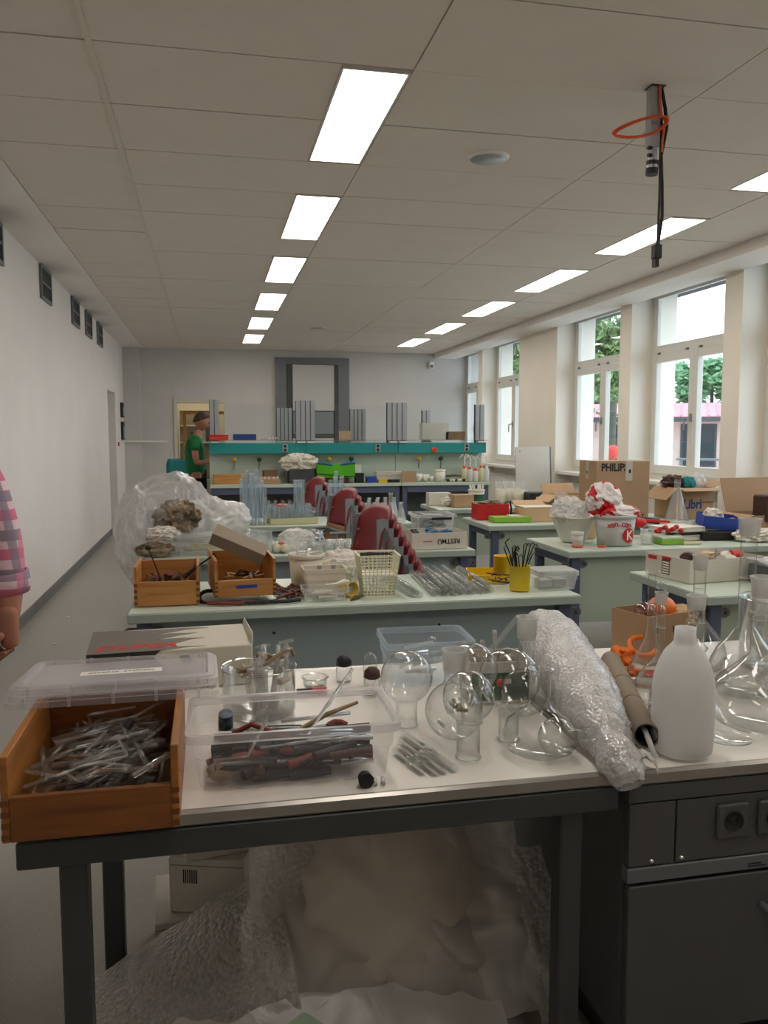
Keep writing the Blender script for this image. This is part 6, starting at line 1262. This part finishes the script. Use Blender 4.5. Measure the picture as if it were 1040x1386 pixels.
def head(parent, c, tilt, hm='hair', s_=1.0, faceaz=0):
    M = TR(*c) @ RZ(faceaz) @ Matrix.Rotation(tilt, 4, 'Y')          # face looks along +X locally
    vs, fs = ICO[4]; out = []
    for v in vs:
        x, y, z = v.x*.098, v.y*.076, v.z*.118
        if z < 0: k = 1+z*3.2; y *= max(.5, k); x *= max(.75, 1+z*1.2)
        if v.x > .4: x += .012*max(0, 1-((z+.012)/.03)**2)*max(0, 1-(y/.018)**2)*1.6          # nose
        if v.x > .5 and abs(z-.015) < .016 and .018 < abs(y) < .05: x -= .007                 # eye sockets
        if v.x > .3 and z < -.07: x += .01                                                  # chin
        out.append((x*s_, y*s_, z*s_))
    h = G().add(out, fs, M, True).build('head', 'skin', parent)
    for sy in (-1, 1):
        G().lathe([(0, .004), (.012, .012), (.02, .006), (.022, 0)], 12, M @ TR(-.005, sy*.076*s_, -.005) @ Matrix.Rotation(-sy*PI/2, 4, 'X') @ Matrix.Diagonal((.7, 1.3, 1, 1))).build('ear', 'skin', h)
        G().add([(q.x*.008, q.y*.010, q.z*.006) for q in ICO[2][0]], ICO[2][1], M @ TR(.083*s_, sy*.032*s_, .016*s_), True).build('eye', 'ink', h)
    G().box(-.002, .006, -.022, .022, -.004, .004, M @ TR(.086*s_, 0, -.062*s_)).build('mouth', 'rubber_red', h)
    hv = []
    for v in vs: hv.append((v.x*.104-.008, v.y*.082, v.z*.122+.006))
    hf = [f for f in fs if sum(vs[i].z for i in f)/3 > .12+.85*max(0, sum(vs[i].x for i in f)/3) - .75*max(0, -sum(vs[i].x for i in f)/3)]
    G().add(hv, hf, M, True).build('hair', hm, parent, solid=.008)
head(t, (.09, 0, 1.655), .45)
sh = [(0, 0, .93, .128), (.0, 0, 1.10, .132), (-.02, 0, 1.28, .148), (.0, 0, 1.43, .115), (.02, 0, 1.49, .07), (-.01, -.17, 1.415, .074), (.0, -.21, 1.27, .064), (-.01, .17, 1.415, .074), (.0, .21, 1.27, .064)]
skin('t_shirt', sh, [(0, 1), (1, 2), (2, 3), (3, 4), (3, 5), (5, 6), (3, 7), (7, 8)], 'shirt_green', t)
tr_ = [(0, 0, .97, .135), (.0, -.09, .84, .11), (.02, -.10, .50, .085), (-.01, -.10, .06, .065), (.0, .09, .84, .10), (.04, .10, .50, .078), (.02, .10, .06, .065)]
skin('trousers', tr_, [(0, 1), (1, 2), (2, 3), (0, 4), (4, 5), (5, 6)], 'trousers_black', t)
for y in (-.10, .10): G().tube([(-.06, y, .045), (.05, y, .05), (.17, y, .035)], [.045, .048, .035], 10).build('shoe', 'black', t)
def hand(parent, M, m='skin', curl=.6, name='hand'):
    # local frame: wrist at origin, fingers along -Z, palm faces +X, thumb towards +Y side
    g = G()
    nodes = [(0, 0, .06, (.032, .028)), (0, 0, .015, (.031, .026)), (0, 0, -.03, (.036, .019)), (0, 0, -.075, (.040, .015))]
    h = skin(name, [tuple(M @ Vector(n_[:3]))+(n_[3] if not isinstance(n_[3], tuple) else (n_[3][0]*.5+n_[3][1]*.5),) for n_ in nodes], chain(4), m, parent)
    for i, (y, ln) in enumerate(((.027, .068), (.009, .076), (-.009, .071), (-.026, .056))):
        a = curl*(1+.12*i); p = Vector((0, y*.8, -.072)); pts = [p]; ang = .15
        for k, f in enumerate((.45, .32, .23)):
            ang += a*(.75 if k == 0 else 1); p = p+Vector((math.sin(ang), 0, -math.cos(ang)))*ln*f*1.05; pts.append(p)
        skin('finger', [tuple(M @ q)+(r,) for q, r in zip(pts, (.0095, .009, .008, .0065))], chain(4), m, h, sub=1)
    pts = [Vector((.004, .022, -.02)), Vector((.02, .042, -.042)), Vector((.035, .046, -.07)), Vector((.045, .04, -.092))]
    skin('thumb', [tuple(M @ q)+(r,) for q, r in zip(pts, (.013, .012, .010, .0075))], chain(4), m, h, sub=1)
    return h
hand(t, TR(.30, -.10, 1.19) @ ROT(0, -1.3, 0)); hand(t, TR(.30, .10, 1.19) @ ROT(0, -1.3, 0))
# person at the left edge: plaid shirt, left arm hanging, faces the camera
t = thing('person', 'person in pink plaid shirt with rolled sleeve at the left picture edge', 'person', (-.80, 2.52, 0), 0)
sx = .03
b = [(0, 0, .95, .09), (0, 0, 1.12, .09), (0, 0, 1.30, .10), (0, 0, 1.42, .075), (0, 0, 1.49, .05), (0, -.01, 1.55, .048),
     (.165, 0, 1.385, .045), (.222, .0, 1.17, .040), (.232, -.01, 1.08, .040), (.238, -.03, 1.02, .037), (.238, -.05, .965, .028), (.237, -.054, .945, .028),
     (-.165, 0, 1.385, .052), (-.23, .0, 1.17, .042), (-.235, -.01, 1.08, .040), (-.235, -.03, .96, .032), (-.23, -.045, .87, .027), (-.228, -.048, .85, .027),
     (.09, 0, .84, .06), (.10, 0, .50, .05), (.10, .01, .12, .042), (-.09, 0, .84, .06), (-.10, 0, .50, .05), (-.10, .01, .12, .042)]
skin('body', b, e_, 'skin', t)
head(t, (.0, -.03, 1.645), .15, faceaz=-PI/2)
sh = [(0, 0, .88, .142), (0, 0, 1.12, .138), (0, 0, 1.30, .142), (0, 0, 1.42, .10), (0, 0, 1.48, .065), (.17, 0, 1.385, .066), (.224, .0, 1.17, .052), (.23, -.01, 1.04, .052), (-.17, 0, 1.385, .066), (-.228, .0, 1.17, .055), (-.235, -.01, 1.085, .053)]
skin('shirt', sh, [(0, 1), (1, 2), (2, 3), (3, 4), (3, 5), (5, 6), (6, 7), (3, 8), (8, 9), (9, 10)], 'plaid', t)
for s_ in (-1, 1): G().lathe([(.042, -.03), (.056, -.032), (.060, -.005), (.058, .028), (.050, .03)], 20, TR(s_*.23, -.012, 1.065) @ ROT(.12, s_*-.03, 0)).build('rolled_cuff', 'plaid', t)
tr_ = [(0, 0, .95, .13), (.09, 0, .84, .10), (.10, 0, .50, .078), (.10, .01, .06, .068), (-.09, 0, .84, .10), (-.10, 0, .50, .078), (-.10, .01, .06, .068)]
skin('jeans', tr_, [(0, 1), (1, 2), (2, 3), (0, 4), (4, 5), (5, 6)], 'jeans', t)
for x in (-.10, .10): G().tube([(x, .05, .045), (x, -.05, .05), (x, -.17, .035)], [.045, .048, .035], 10).build('shoe', 'black', t)
hand(t, TR(.237, -.054, .948) @ RZ(PI-.3), curl=.75); hand(t, TR(-.228, -.048, .855) @ RZ(.3), curl=.5)
# floor crumbs
for k, (x, y) in enumerate(((-1.05, 5.3), (-1.1, 6.1), (-.95, 4.3), (-.9, 4.0), (-1.2, 4.9), (-1.15, 7.0))): tag(crumple((x, y, .004), (.012, .012, .006), .4, 2, 130+k, 2).build('floor_crumb', 'paper_white' if k % 2 else 'ink_brown'), '%s crumb lying on the floor by the long wall, %s' % ('white' if k % 2 else 'dark', ['middle', 'far', 'near', 'nearest', 'by the skirting', 'farthest'][k]), 'crumb')
